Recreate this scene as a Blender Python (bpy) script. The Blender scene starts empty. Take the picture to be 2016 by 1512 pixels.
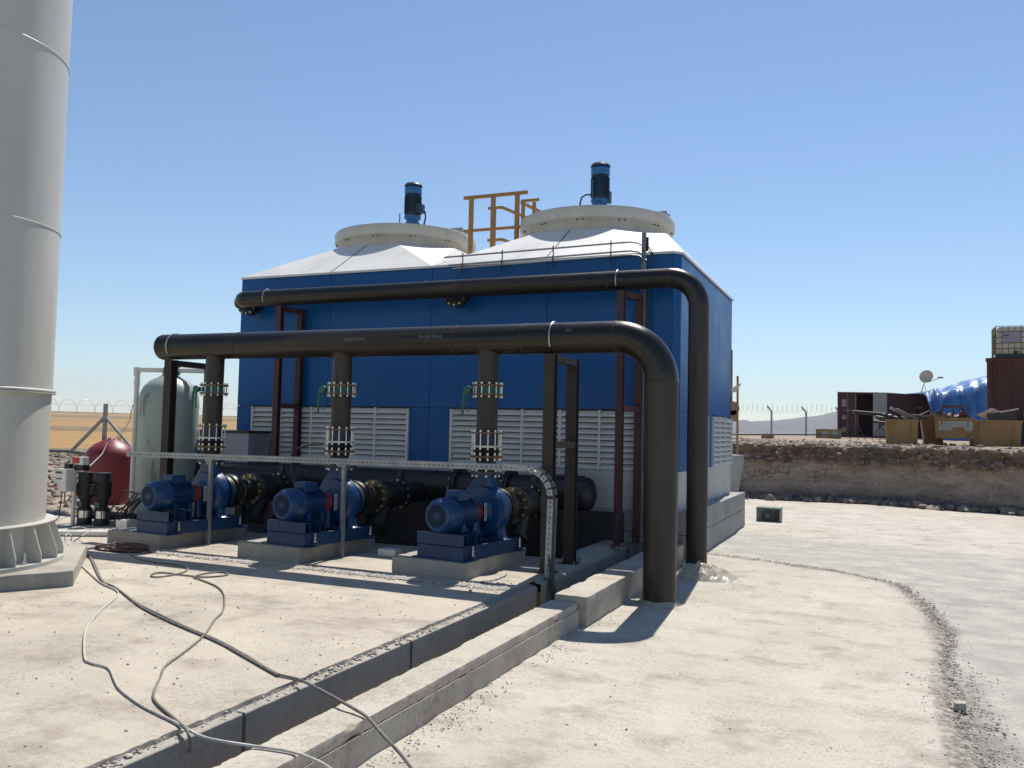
import bpy, bmesh, math, random
from mathutils import Vector, Matrix, noise
import numpy as np
R = math.radians
random.seed(7)
S = bpy.context.scene
COL = S.collection

# ------------------------------------------------------------------ camera
cd = bpy.data.cameras.new("camera"); cam = bpy.data.objects.new("camera", cd); COL.objects.link(cam)
MR = np.array([[0.918718712, 0.394269317, 0.0225307443],
               [-0.000348092100, 0.0578609439, -0.998324592],
               [-0.394912404, 0.917171640, 0.0532951739]])     # right, down, forward rows
FPX = 1679.58
EYE = Vector((0, 0, 1.65))
m = Matrix(((MR[0][0], -MR[1][0], -MR[2][0], EYE[0]), (MR[0][1], -MR[1][1], -MR[2][1], EYE[1]),
            (MR[0][2], -MR[1][2], -MR[2][2], EYE[2]), (0, 0, 0, 1)))
cam.matrix_world = m
cd.sensor_fit = 'HORIZONTAL'; cd.sensor_width = 36; cd.lens = FPX / 2016 * 36
cd.clip_start = 0.05; cd.clip_end = 20000
S.camera = cam
S.render.resolution_x = 1024; S.render.resolution_y = 768

# ------------------------------------------------------------------ world and sun
TX, TY = -0.05, 0.63            # direction to the sun is (TX, TY, 1)
SUN_EL = math.atan(1 / math.hypot(TX, TY))
w = bpy.data.worlds.new("World"); S.world = w; w.use_nodes = True
nt = w.node_tree; bg = nt.nodes["Background"]
sky = nt.nodes.new("ShaderNodeTexSky"); sky.sky_type = 'NISHITA'; sky.sun_disc = False
sky.sun_elevation = SUN_EL; sky.sun_rotation = math.atan2(TX, TY)
sky.altitude = 1200; sky.air_density = 1.15; sky.dust_density = 0.25; sky.ozone_density = 3.5
nt.links.new(sky.outputs[0], bg.inputs[0]); bg.inputs[1].default_value = 0.098
sd = bpy.data.lights.new("sun", 'SUN'); sun = bpy.data.objects.new("sun", sd); COL.objects.link(sun)
sd.energy = 5.0; sd.angle = R(0.53); sd.color = (1, 0.95, 0.87)
sun.rotation_euler = Vector((TX, TY, 1)).to_track_quat('Z', 'Y').to_euler()
S.view_settings.view_transform = 'Standard'; S.view_settings.look = 'None'
S.view_settings.exposure = 0.35; S.view_settings.gamma = 1

# ------------------------------------------------------------------ helpers
def on_z(u, v, z):
    d = MR.T @ np.array([(u - 1008) / FPX, (v - 756) / FPX, 1.0]); t = (z - EYE[2]) / d[2]
    return Vector((d[0] * t, d[1] * t, z))
def nz(x, y, z=0.0, f=1.0): return noise.noise(Vector((x * f, y * f, z * f)))
def fbm(x, y, z=0.0, f=1.0, o=4):
    s = 0; a = 1; t = 0
    for _ in range(o):
        s += a * nz(x, y, z, f); t += a; a *= .5; f *= 2.1
    return s / t

def _ico():
    g = (1 + 5 ** .5) / 2
    V = [Vector(p).normalized() for p in ((-1, g, 0), (1, g, 0), (-1, -g, 0), (1, -g, 0), (0, -1, g), (0, 1, g), (0, -1, -g), (0, 1, -g), (g, 0, -1), (g, 0, 1), (-g, 0, -1), (-g, 0, 1))]
    F = [(0, 11, 5), (0, 5, 1), (0, 1, 7), (0, 7, 10), (0, 10, 11), (1, 5, 9), (5, 11, 4), (11, 10, 2), (10, 7, 6), (7, 1, 8), (3, 9, 4), (3, 4, 2), (3, 2, 6), (3, 6, 8), (3, 8, 9), (4, 9, 5), (2, 4, 11), (6, 2, 10), (8, 6, 7), (9, 8, 1)]
    return V, F
ICO_V, ICO_F = _ico()
class MB:
    def __init__(s): s.b = bmesh.new()
    def box(s, x0, x1, y0, y1, z0, z1, M=None):
        P = [Vector((x, y, z)) for z in (z0, z1) for y in (y0, y1) for x in (x0, x1)]
        if M: P = [M @ p for p in P]
        v = [s.b.verts.new(p) for p in P]
        for f in ((0, 2, 3, 1), (4, 5, 7, 6), (0, 1, 5, 4), (2, 6, 7, 3), (0, 4, 6, 2), (1, 3, 7, 5)):
            s.b.faces.new([v[i] for i in f])
        return s
    def beam(s, p, q, w, h, up=(0, 0, 1)):
        p = Vector(p); q = Vector(q); d = (q - p); L = d.length; d.normalize(); up = Vector(up)
        if abs(d.dot(up)) > .99: up = Vector((1, 0, 0))
        x = d.cross(up).normalized(); u = x.cross(d).normalized()
        M = Matrix(((x[0], d[0], u[0], p[0]), (x[1], d[1], u[1], p[1]), (x[2], d[2], u[2], p[2]), (0, 0, 0, 1)))
        return s.box(-w / 2, w / 2, 0, L, -h / 2, h / 2, M)
    def frame(s, d):
        d = d.normalized(); u = Vector((0, 0, 1)) if abs(d.z) < .95 else Vector((1, 0, 0))
        x = d.cross(u).normalized(); return x, x.cross(d).normalized()
    def ring(s, c, x, y, r, n, r2=None):
        r2 = r if r2 is None else r2
        return [s.b.verts.new(c + x * (r * math.cos(6.28318 * i / n)) + y * (r2 * math.sin(6.28318 * i / n))) for i in range(n)]
    def skin(s, a, b):
        n = len(a)
        for i in range(n): s.b.faces.new((a[i], a[(i + 1) % n], b[(i + 1) % n], b[i]))
    def cyl(s, p, q, r, r2=None, n=24, cap=True):
        p = Vector(p); q = Vector(q); x, y = s.frame(q - p)
        a = s.ring(p, x, y, r, n); b = s.ring(q, x, y, r if r2 is None else r2, n); s.skin(a, b)
        if cap: s.b.faces.new(a[::-1]); s.b.faces.new(b)
        return s
    def tube(s, pts, r, n=8, cap=True):
        pts = [Vector(p) for p in pts]; rs = r if isinstance(r, (list, tuple)) else [r] * len(pts)
        x = None; prev = None; first = None
        for i, p in enumerate(pts):
            d = (pts[min(i + 1, len(pts) - 1)] - pts[max(i - 1, 0)])
            if d.length < 1e-9: d = Vector((0, 0, 1))
            d.normalize()
            if x is None: x, y = s.frame(d)
            else:
                x = x - d * x.dot(d)
                x = x.normalized() if x.length > 1e-6 else s.frame(d)[0]
                y = x.cross(d).normalized()
            k = s.ring(p, x, y, rs[i], n)
            if prev: s.skin(prev, k)
            else: first = k
            prev = k
        if cap: s.b.faces.new(first[::-1]); s.b.faces.new(prev)
        return s
    def lathe(s, prof, c, axis=(0, 0, 1), n=32, cap=True):
        c = Vector(c); d = Vector(axis).normalized(); x, y = s.frame(d); prev = None; first = None
        for r, h in prof:
            k = s.ring(c + d * h, x, y, max(r, 1e-4), n)
            if prev: s.skin(prev, k)
            else: first = k
            prev = k
        if cap: s.b.faces.new(first[::-1]); s.b.faces.new(prev)
        return s
    def loft(s, secs, n=28, p=2.0, cap=True):       # secs: (centre, rx, ry), horizontal superellipses
        prev = None
        for c, rx, ry in secs:
            k = []
            for i in range(n):
                a = 6.28318 * i / n; ca = math.cos(a); sa = math.sin(a)
                k.append(s.b.verts.new((c[0] + rx * math.copysign(abs(ca) ** (2 / p), ca), c[1] + ry * math.copysign(abs(sa) ** (2 / p), sa), c[2])))
            if prev: s.skin(prev, k)
            else: first = k
            prev = k
        if cap: s.b.faces.new(first[::-1]); s.b.faces.new(prev)
        return s
    def bolts(s, c, axis, R0, n, r=.011, h=.02, a0=0.0, nut=True, L=0):
        c = Vector(c); d = Vector(axis).normalized(); x, y = s.frame(d)
        for i in range(n):
            a = a0 + 6.28318 * i / n; p = c + x * (R0 * math.cos(a)) + y * (R0 * math.sin(a))
            s.cyl(p, p + d * h, r, n=6)
            if L: s.cyl(p - d * L, p, r * .55, n=6); s.cyl(p - d * (L + h), p - d * L, r, n=6)
        return s
    def poly(s, V, F):
        v = [s.b.verts.new(p) for p in V]
        for f in F: s.b.faces.new([v[i] for i in f])
        return s
    def prism(s, pts, z0, z1):
        n = len(pts); a = [s.b.verts.new((p[0], p[1], z0)) for p in pts]; b = [s.b.verts.new((p[0], p[1], z1)) for p in pts]
        s.skin(a, b); s.b.faces.new(a[::-1]); s.b.faces.new(b); return s
    def rock(s, c, r, q=1.0):
        o = Vector((random.random() * 90, random.random() * 90, 0))
        sx, sy, sz = (r * random.uniform(.7, 1.3), r * random.uniform(.7, 1.3), r * random.uniform(.5, .9) * q)
        rot = Matrix.Rotation(random.uniform(0, 6.28), 3, 'Z')
        c = Vector(c); vs = []
        for p in ICO_V:
            k = 1 + .75 * noise.noise(p * 1.3 + o); vs.append(s.b.verts.new(rot @ Vector((p.x * sx * k, p.y * sy * k, p.z * sz * k)) + c))
        for f in ICO_F: s.b.faces.new([vs[i] for i in f])
        return s
    def build(s, name, mat, parent=None, smooth=True, ang=35, bevel=0, M=None):
        bmesh.ops.recalc_face_normals(s.b, faces=s.b.faces)
        me = bpy.data.meshes.new(name); s.b.to_mesh(me); s.b.free()
        if M: me.transform(M)
        return link_mesh(name, me, mat, parent, smooth, ang, bevel)
def link_mesh(name, me, mat, parent=None, smooth=True, ang=35, bevel=0):
    o = bpy.data.objects.new(name, me); COL.objects.link(o)
    me.materials.append(mat)
    if smooth:
        me.polygons.foreach_set('use_smooth', [True] * len(me.polygons)); me.set_sharp_from_angle(angle=R(ang))
    if parent: o.parent = parent
    if bevel:
        b = o.modifiers.new("bevel", 'BEVEL'); b.width = bevel; b.segments = 2; b.limit_method = 'ANGLE'; b.angle_limit = R(40)
    return o
def each_bolt(c, axis, R0, n, r, h, a0, L, parent, M=None, mat=None):
    c = Vector(c); d = Vector(axis).normalized(); t_ = MB(); x, y = t_.frame(d); t_.b.free()
    for i in range(n):
        a = a0 + 6.28318 * i / n; p = c + x * (R0 * math.cos(a)) + y * (R0 * math.sin(a)); b = MB()
        b.cyl(p, p + d * h, r, n=6)
        if L: b.cyl(p - d * L, p, r * .55, n=6); b.cyl(p - d * (L + h), p - d * L, r, n=6)
        b.build('bolt', mat or m_bolt, parent, M=M)
def tag(o, label, cat, group=None):
    o['label'] = label; o['category'] = cat
    if group: o['group'] = group
    return o
def struct(o, kind='structure', label=None):
    o['kind'] = kind
    if label: o['label'] = label
    return o
def thing(name, label, cat, loc=(0, 0, 0), rz=0, group=None):
    o = bpy.data.objects.new(name, None); COL.objects.link(o); o.location = loc; o.rotation_euler = (0, 0, rz); o.empty_display_size = .1
    return tag(o, label, cat, group)
def copy_tree(o, parent=None):
    c = o.copy(); COL.objects.link(c)
    if parent: c.parent = parent
    for ch in [k for k in o.children]: copy_tree(ch, c)
    return c

# ------------------------------------------------------------------ materials
def pm(name, c1, c2=None, scale=4, rough=.6, metal=0, bump=0, bscale=None, detail=6, rvar=.1, spots=None, sscale=14, sth=.62, stretch=None, lo=.35, hi=.65, streak=None, obj=True):
    M = bpy.data.materials.new(name); M.use_nodes = True; t = M.node_tree; N = t.nodes; L = t.links
    B = N["Principled BSDF"]; B.inputs["Roughness"].default_value = rough; B.inputs["Metallic"].default_value = metal
    tc = N.new("ShaderNodeNewGeometry").outputs["Position"] if not obj else N.new("ShaderNodeTexCoord").outputs["Object"]
    if stretch:
        mp = N.new("ShaderNodeMapping"); mp.inputs["Scale"].default_value = stretch; L.new(tc, mp.inputs[0]); tc = mp.outputs[0]
    def nzn(sc, det=detail, r=.6):
        n = N.new("ShaderNodeTexNoise"); n.inputs["Scale"].default_value = sc; n.inputs["Detail"].default_value = det; n.inputs["Roughness"].default_value = r
        L.new(tc, n.inputs["Vector"]); return n.outputs["Fac"]
    def mr(x, a, b, c=0.0, d=1.0):
        n = N.new("ShaderNodeMapRange"); n.inputs[1].default_value = a; n.inputs[2].default_value = b; n.inputs[3].default_value = c; n.inputs[4].default_value = d
        L.new(x, n.inputs[0]); return n.outputs[0]
    def mix(f, a, b):
        n = N.new("ShaderNodeMix"); n.data_type = 'RGBA'; L.new(f, n.inputs[0])
        for i, k in ((6, a), (7, b)):
            if isinstance(k, tuple): n.inputs[i].default_value = (*k, 1)
            else: L.new(k, n.inputs[i])
        return n.outputs[2]
    c2 = c2 or tuple(x * .8 for x in c1)
    f = mr(nzn(scale), lo, hi); col = mix(f, c1, c2)
    if spots: col = mix(mr(nzn(sscale, 5, .7), sth, sth + .05), col, spots)
    L.new(col, B.inputs["Base Color"])
    L.new(mr(nzn(scale * 2.3), .3, .7, max(rough - rvar, .02), min(rough + rvar, 1)), B.inputs["Roughness"])
    if bump:
        b = N.new("ShaderNodeBump"); b.inputs["Strength"].default_value = 1; b.inputs["Distance"].default_value = bump
        L.new(nzn(bscale or scale * 6, 8, .65), b.inputs["Height"]); L.new(b.outputs[0], B.inputs["Normal"])
    M['k'] = 1
    return M
m_white = pm('white_paint', (.52, .505, .45), (.45, .44, .395), 1.2, .42, bump=.0012, bscale=30, spots=(.40, .37, .31), sscale=3.2, sth=.63, stretch=(1, 1, .3))
m_roof = pm('white_panel', (.70, .69, .665), (.62, .605, .57), .8, .45, bump=.0015, bscale=8, spots=(.54, .51, .45), sscale=1.6, sth=.60)
m_ring = pm('cream_gelcoat', (.58, .56, .49), (.48, .455, .385), 2.2, .45, bump=.0015, bscale=10, spots=(.36, .33, .27), sscale=3, sth=.62, stretch=(1, 1, .35))
m_blue = pm('blue_sheet', (.002, .093, .30), (.002, .078, .255), .55, .36, bump=.002, bscale=1.1, rvar=.06, detail=3, spots=(.006, .12, .36), sscale=1.3, sth=.66)
m_blue.node_tree.nodes['Principled BSDF'].inputs['Specular IOR Level'].default_value = .28
m_cap = pm('dark_trim', (.12, .12, .13), None, 4, .5)
m_base = pm('grey_panel', (.46, .46, .45), (.38, .38, .37), 1.4, .55, bump=.001, spots=(.3, .3, .29), sscale=3)
m_louv = pm('louvre_plastic', (.62, .62, .60), (.54, .54, .52), 3, .45)
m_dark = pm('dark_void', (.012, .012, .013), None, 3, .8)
m_conc = pm('concrete', (.40, .375, .34), (.29, .275, .255), 2.2, .88, bump=.004, bscale=40, spots=(.2, .19, .175), sscale=9, sth=.66, obj=False)
m_kerb = pm('kerb_concrete', (.53, .475, .40), (.43, .385, .33), 2.4, .93, bump=.008, bscale=34, spots=(.38, .31, .25), sscale=2.2, sth=.58, obj=False)
m_conc2 = pm('dark_joint', (.07, .068, .065), (.1, .095, .09), 8, .9)
m_plinth = pm('plinth_concrete', (.33, .325, .31), (.25, .245, .235), 1.3, .85, bump=.003, bscale=30, spots=(.19, .185, .18), sscale=4, sth=.62, obj=False)
m_pipe = pm('black_steel', (.040, .034, .028), (.022, .019, .016), 2.2, .30, metal=.4, bump=.0012, bscale=24, spots=(.05, .04, .028), sscale=3.4, sth=.63, stretch=(.25, 1, 1), rvar=.1)
m_pipev = pm('black_steel_upright', (.046, .038, .030), (.024, .020, .017), 2.6, .42, metal=.35, bump=.0012, bscale=24, spots=(.05, .04, .028), sscale=5, sth=.63, stretch=(1, 1, .2), rvar=.1)
m_rust = pm('weld_rust', (.10, .045, .02), (.045, .03, .02), 20, .8, bump=.002, bscale=90)
m_rflange = pm('rusty_flange', (.19, .11, .06), (.10, .075, .055), 18, .6, metal=.4)
m_prim = pm('red_primer_steel', (.075, .022, .022), (.05, .018, .018), 5, .6, bump=.0006, spots=(.03, .015, .014), sscale=12)
m_raw = pm('raw_steel', (.035, .03, .026), (.05, .036, .026), 3, .55, metal=.4, spots=(.11, .055, .035), sscale=6, sth=.68)
m_pump = pm('pump_blue', (.003, .043, .142), (.002, .033, .108), 6, .36, bump=.0008, bscale=60)
m_pumpd = pm('frame_blue', (.003, .034, .11), (.003, .028, .09), 4, .45, bump=.0006)
m_red = pm('guard_red', (.40, .035, .022), (.3, .025, .018), 8, .45)
m_black = pm('black_rubber', (.012, .012, .013), None, 10, .55)
m_cast = pm('cast_black', (.014, .015, .017), (.02, .02, .022), 8, .42, metal=.2)
m_navy = pm('navy_casting', (.015, .02, .075), (.01, .014, .05), 8, .4)
m_teal = pm('teal_valve', (.012, .12, .10), (.008, .08, .07), 8, .4)
m_green = pm('green_casting', (.008, .035, .022), (.006, .022, .016), 8, .45)
m_zinc = pm('zinc', (.55, .55, .54), (.38, .38, .38), 30, .35, metal=.8)
m_bolt = pm('bolt_zinc', (.75, .74, .70), (.55, .54, .5), 40, .3, metal=.75)
m_galv = pm('galvanised', (.36, .37, .38), (.26, .27, .28), 9, .45, metal=.55, spots=(.25, .25, .26), sscale=20)
m_gold = pm('zinc_yellow', (.24, .2, .1), (.1, .09, .06), 9, .35, metal=.7)
m_slot = pm('slot_dark', (.02, .02, .02), None, 9, .8)
m_motor = pm('motor_dark_blue', (.012, .028, .06), (.009, .02, .045), 9, .4)
m_cowl = pm('cowl_blue', (.025, .15, .36), (.02, .12, .3), 5, .35)
m_yel = pm('ochre_rail', (.38, .19, .045), (.30, .15, .04), 8, .55)
m_skip = pm('skip_yellow', (.33, .20, .075), (.26, .15, .06), 2.2, .7, bump=.01, bscale=3, spots=(.12, .06, .03), sscale=4, sth=.62)
m_skip2 = pm('skip_orange', (.30, .15, .06), (.22, .11, .05), 2.2, .7, bump=.01, bscale=3, spots=(.13, .06, .035), sscale=4, sth=.6)
m_cont = pm('container_maroon', (.075, .022, .026), (.055, .018, .02), 1.5, .6, spots=(.045, .02, .018), sscale=3)
m_cont2 = pm('container_brown', (.11, .032, .022), (.06, .022, .017), 1.2, .7, spots=(.16, .05, .025), sscale=2.5, stretch=(1, 1, .3))
m_contw = pm('pale_door', (.36, .36, .33), (.28, .28, .26), 3, .6)
m_tarp = pm('blue_tarp', (.07, .19, .42), (.03, .11, .30), 1.4, .34, bump=.06, bscale=1.6)
m_ibc = pm('ibc_plastic', (.60, .53, .40), (.52, .45, .33), 2, .45)
m_steelw = pm('scrap_white', (.6, .6, .57), (.4, .4, .38), 4, .5)
m_scrap = pm('scrap_rust', (.12, .045, .035), (.06, .035, .03), 4, .7)
m_scrapd = pm('scrap_dark', (.03, .03, .03), (.06, .05, .045), 5, .6)
m_wood = pm('timber', (.30, .2, .11), (.2, .13, .07), 6, .8, stretch=(1, 1, .15))
m_redtank = pm('red_tank', (.20, .014, .02), (.15, .011, .016), 2.5, .45, bump=.001, bscale=6, spots=(.42, .05, .05), sscale=9, sth=.7)
m_frp = pm('frp_green', (.32, .37, .325), (.25, .30, .26), 2.4, .42, bump=.003, bscale=14, spots=(.16, .18, .155), sscale=3, sth=.6, stretch=(1, 1, .35))
m_pvc = pm('pvc', (.68, .67, .62), (.58, .57, .53), 8, .35)
m_grey = pm('lilac_grey', (.30, .285, .34), (.26, .25, .30), 2, .5)
m_steel = pm('stainless', (.6, .6, .58), (.5, .5, .48), 20, .22, metal=.95)
m_cabw = pm('cable_white', (.55, .52, .46), (.40, .37, .33), 30, .5)
m_cabg = pm('cable_grey', (.20, .18, .155), (.13, .115, .10), 30, .6)
m_cabb = pm('cable_black', (.025, .024, .024), None, 30, .5)
m_cabr = pm('hose_brown', (.11, .055, .035), (.06, .035, .03), 30, .6)
m_rock = pm('stone', (.34, .3, .255), (.2, .175, .15), 3.5, .95, bump=.01, bscale=20, obj=False)
m_clod = pm('clod', (.46, .42, .36), (.30, .27, .24), 9, .95, obj=False)
m_rubble = pm('rubble_stone', (.28, .22, .17), (.15, .12, .095), 2.2, .95, bump=.01, bscale=16, obj=False)
m_graf = pm('red_spray', (.26, .10, .09), (.22, .12, .10), 8, .9)
m_screen = pm('print_dark', (.05, .055, .06), None, 8, .5)
m_jb = pm('grey_green_box', (.10, .135, .125), (.075, .105, .1), 5, .45)
m_chalk = pm('chalk', (.22, .21, .185), None, 60, .9)
m_plate = pm('name_plate', (.55, .56, .56), None, 30, .4)
m_mark = pm('faded_white_mark', (.30, .24, .24), (.2, .13, .13), 6, .6)
def film():
    M = bpy.data.materials.new('plastic_film'); M.use_nodes = True; B = M.node_tree.nodes["Principled BSDF"]
    B.inputs["Base Color"].default_value = (.58, .54, .46, 1); B.inputs["Roughness"].default_value = .25; B.inputs["Transmission Weight"].default_value = .35
    B.inputs["IOR"].default_value = 1.2; B.inputs["Alpha"].default_value = .62; return M
m_film = film()

# ground materials driven by per-vertex wear values
def ground_mat(name, cream, cream2, grey, grey2, dark, bump=.006, speck=.5, stain=(.24, .20, .16)):
    M = bpy.data.materials.new(name); M.use_nodes = True; t = M.node_tree; N = t.nodes; L = t.links; B = N["Principled BSDF"]
    P = N.new("ShaderNodeNewGeometry").outputs["Position"]
    def nzn(sc, det=8, r=.62, st=None):
        v = P
        if st:
            mp = N.new("ShaderNodeMapping"); mp.inputs["Scale"].default_value = st; mp.inputs["Rotation"].default_value = (0, 0, .15); L.new(P, mp.inputs[0]); v = mp.outputs[0]
        n = N.new("ShaderNodeTexNoise"); n.inputs["Scale"].default_value = sc; n.inputs["Detail"].default_value = det; n.inputs["Roughness"].default_value = r
        L.new(v, n.inputs["Vector"]); return n.outputs["Fac"]
    def mr(x, a, b, c=0.0, d=1.0):
        n = N.new("ShaderNodeMapRange"); n.inputs[1].default_value = a; n.inputs[2].default_value = b; n.inputs[3].default_value = c; n.inputs[4].default_value = d
        L.new(x, n.inputs[0]); return n.outputs[0]
    def mul(a, b):
        n = N.new("ShaderNodeMath"); n.operation = 'MULTIPLY'; L.new(a, n.inputs[0])
        if isinstance(b, float): n.inputs[1].default_value = b
        else: L.new(b, n.inputs[1])
        return n.outputs[0]
    def mix(f, a, b):
        n = N.new("ShaderNodeMix"); n.data_type = 'RGBA'; L.new(f, n.inputs[0])
        for i, k in ((6, a), (7, b)):
            if isinstance(k, tuple): n.inputs[i].default_value = (*k, 1)
            else: L.new(k, n.inputs[i])
        return n.outputs[2]
    zone = N.new("ShaderNodeAttribute"); zone.attribute_name = "zone"; crack = N.new("ShaderNodeAttribute"); crack.attribute_name = "crack"
    c = mix(mr(nzn(.9, 9, .6), .38, .62), cream, cream2)
    c = mix(mul(mr(nzn(2.2, 10, .7, (1, 1.25, 1)), .50, .66), .62), c, stain)
    g = mix(mr(nzn(1.8, 10, .72, (1, 1.4, 1)), .38, .62), grey, grey2)
    c = mix(zone.outputs["Fac"], c, g)
    c = mix(mul(crack.outputs["Fac"], mr(nzn(17, 9, .85), .40, .55)), c, dark)
    sp = mul(mr(nzn(38, 6, .85), .53, .60), mr(nzn(1.9, 5, .6), .36, .58)); c = mix(mul(sp, speck), c, (.17, .15, .13))
    sp2 = mul(mr(nzn(95, 4, .8), .50, .60), mr(nzn(3.3, 5, .6), .30, .60)); c = mix(mul(sp2, .65), c, (.24, .215, .185))
    L.new(c, B.inputs["Base Color"]); B.inputs["Roughness"].default_value = .93; B.inputs["Specular IOR Level"].default_value = .25
    b1 = N.new("ShaderNodeBump"); b1.inputs["Distance"].default_value = bump; L.new(nzn(28, 9, .75), b1.inputs["Height"])
    b2 = N.new("ShaderNodeBump"); b2.inputs["Distance"].default_value = bump * 4; L.new(nzn(3.1, 6, .6), b2.inputs["Height"]); L.new(b1.outputs[0], b2.inputs["Normal"])
    L.new(b2.outputs[0], B.inputs["Normal"]); return M
m_apron = ground_mat('apron_concrete', (.51, .468, .40), (.45, .41, .35), (.45, .425, .375), (.31, .295, .268), (.075, .07, .06), bump=.006, speck=.7)
m_slab = ground_mat('slab_concrete', (.50, .445, .365), (.43, .38, .31), (.36, .345, .315), (.24, .235, .215), (.20, .18, .155), bump=.005, speck=.6, stain=(.25, .21, .165))

m_kerb = ground_mat('kerb_concrete', (.50, .455, .385), (.44, .395, .33), (.4, .4, .4), (.4, .4, .4), (.2, .2, .2), bump=.006, speck=.7, stain=(.30, .235, .185))
m_pad = ground_mat('pad_concrete', (.40, .37, .32), (.34, .315, .275), (.4, .4, .4), (.4, .4, .4), (.2, .2, .2), bump=.004, speck=.5, stain=(.25, .225, .195))
def land_mat(name, bands=True):
    M = bpy.data.materials.new(name); M.use_nodes = True; t = M.node_tree; N = t.nodes; L = t.links; B = N["Principled BSDF"]
    P = N.new("ShaderNodeNewGeometry").outputs["Position"]
    def nzn(sc, det=8, r=.62):
        n = N.new("ShaderNodeTexNoise"); n.inputs["Scale"].default_value = sc; n.inputs["Detail"].default_value = det; n.inputs["Roughness"].default_value = r
        L.new(P, n.inputs["Vector"]); return n.outputs["Fac"]
    ln = N.new("ShaderNodeVectorMath"); ln.operation = 'LENGTH'; L.new(P, ln.inputs[0])
    ad = N.new("ShaderNodeMath"); ad.operation = 'MULTIPLY_ADD'; L.new(nzn(.06, 4), ad.inputs[0]); ad.inputs[1].default_value = 9; L.new(ln.outputs["Value"], ad.inputs[2])
    lg = N.new("ShaderNodeMath"); lg.operation = 'LOGARITHM'; L.new(ad.outputs[0], lg.inputs[0]); lg.inputs[1].default_value = 10
    sc = N.new("ShaderNodeMapRange"); sc.inputs[1].default_value = 1; sc.inputs[2].default_value = 3.6; L.new(lg.outputs[0], sc.inputs[0])
    r = N.new("ShaderNodeValToRGB"); L.new(sc.outputs[0], r.inputs[0]); e = r.color_ramp
    def pos(d): return (math.log10(d) - 1) / 2.6
    stops = [(12, (.36, .29, .24)), (36, (.34, .27, .22)), (37.5, (.20, .17, .10)), (47, (.22, .18, .10)), (48, (.37, .235, .105)), (78, (.36, .23, .10)), (80, (.22, .16, .09)),
             (100, (.24, .175, .10)), (104, (.34, .225, .11)), (190, (.33, .22, .11)), (200, (.23, .17, .11)), (290, (.24, .18, .12)), (300, (.33, .23, .12)), (520, (.32, .22, .12)), (560, (.17, .125, .09)), (3000, (.16, .12, .09))]
    while len(e.elements) < len(stops): e.elements.new(.5)
    for k, (d, c) in enumerate(stops): e.elements[k].position = pos(d)
    for k, (d, c) in enumerate(stops): e.elements[k].color = (*c, 1)
    sp = N.new("ShaderNodeSeparateXYZ"); L.new(P, sp.inputs[0]); dv = N.new("ShaderNodeMath"); dv.operation = 'MULTIPLY_ADD'; L.new(sp.outputs[1], dv.inputs[0]); dv.inputs[1].default_value = .45; L.new(sp.outputs[0], dv.inputs[2])
    side = N.new("ShaderNodeMapRange"); side.inputs[1].default_value = -2; side.inputs[2].default_value = 2; L.new(dv.outputs[0], side.inputs[0])
    q = N.new("ShaderNodeMix"); q.data_type = 'RGBA'; L.new(side.outputs[0], q.inputs[0]); L.new(r.outputs[0], q.inputs[6]); q.inputs[7].default_value = (.33, .265, .205, 1); r = q
    x = N.new("ShaderNodeMix"); x.data_type = 'RGBA'; x.blend_type = 'MULTIPLY'; x.inputs[0].default_value = 1
    L.new(r.outputs[2], x.inputs[6]); mr = N.new("ShaderNodeMapRange"); mr.inputs[1].default_value = .3; mr.inputs[2].default_value = .7; mr.inputs[3].default_value = .65; mr.inputs[4].default_value = 1.15
    L.new(nzn(1.7, 10, .7), mr.inputs[0]); L.new(mr.outputs[0], x.inputs[7])
    L.new(x.outputs[2], B.inputs["Base Color"]); B.inputs["Roughness"].default_value = .95; B.inputs["Specular IOR Level"].default_value = .1
    b1 = N.new("ShaderNodeBump"); b1.inputs["Distance"].default_value = .05; L.new(nzn(5, 9, .75), b1.inputs["Height"]); L.new(b1.outputs[0], B.inputs["Normal"])
    return M
m_land = land_mat('land')

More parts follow.
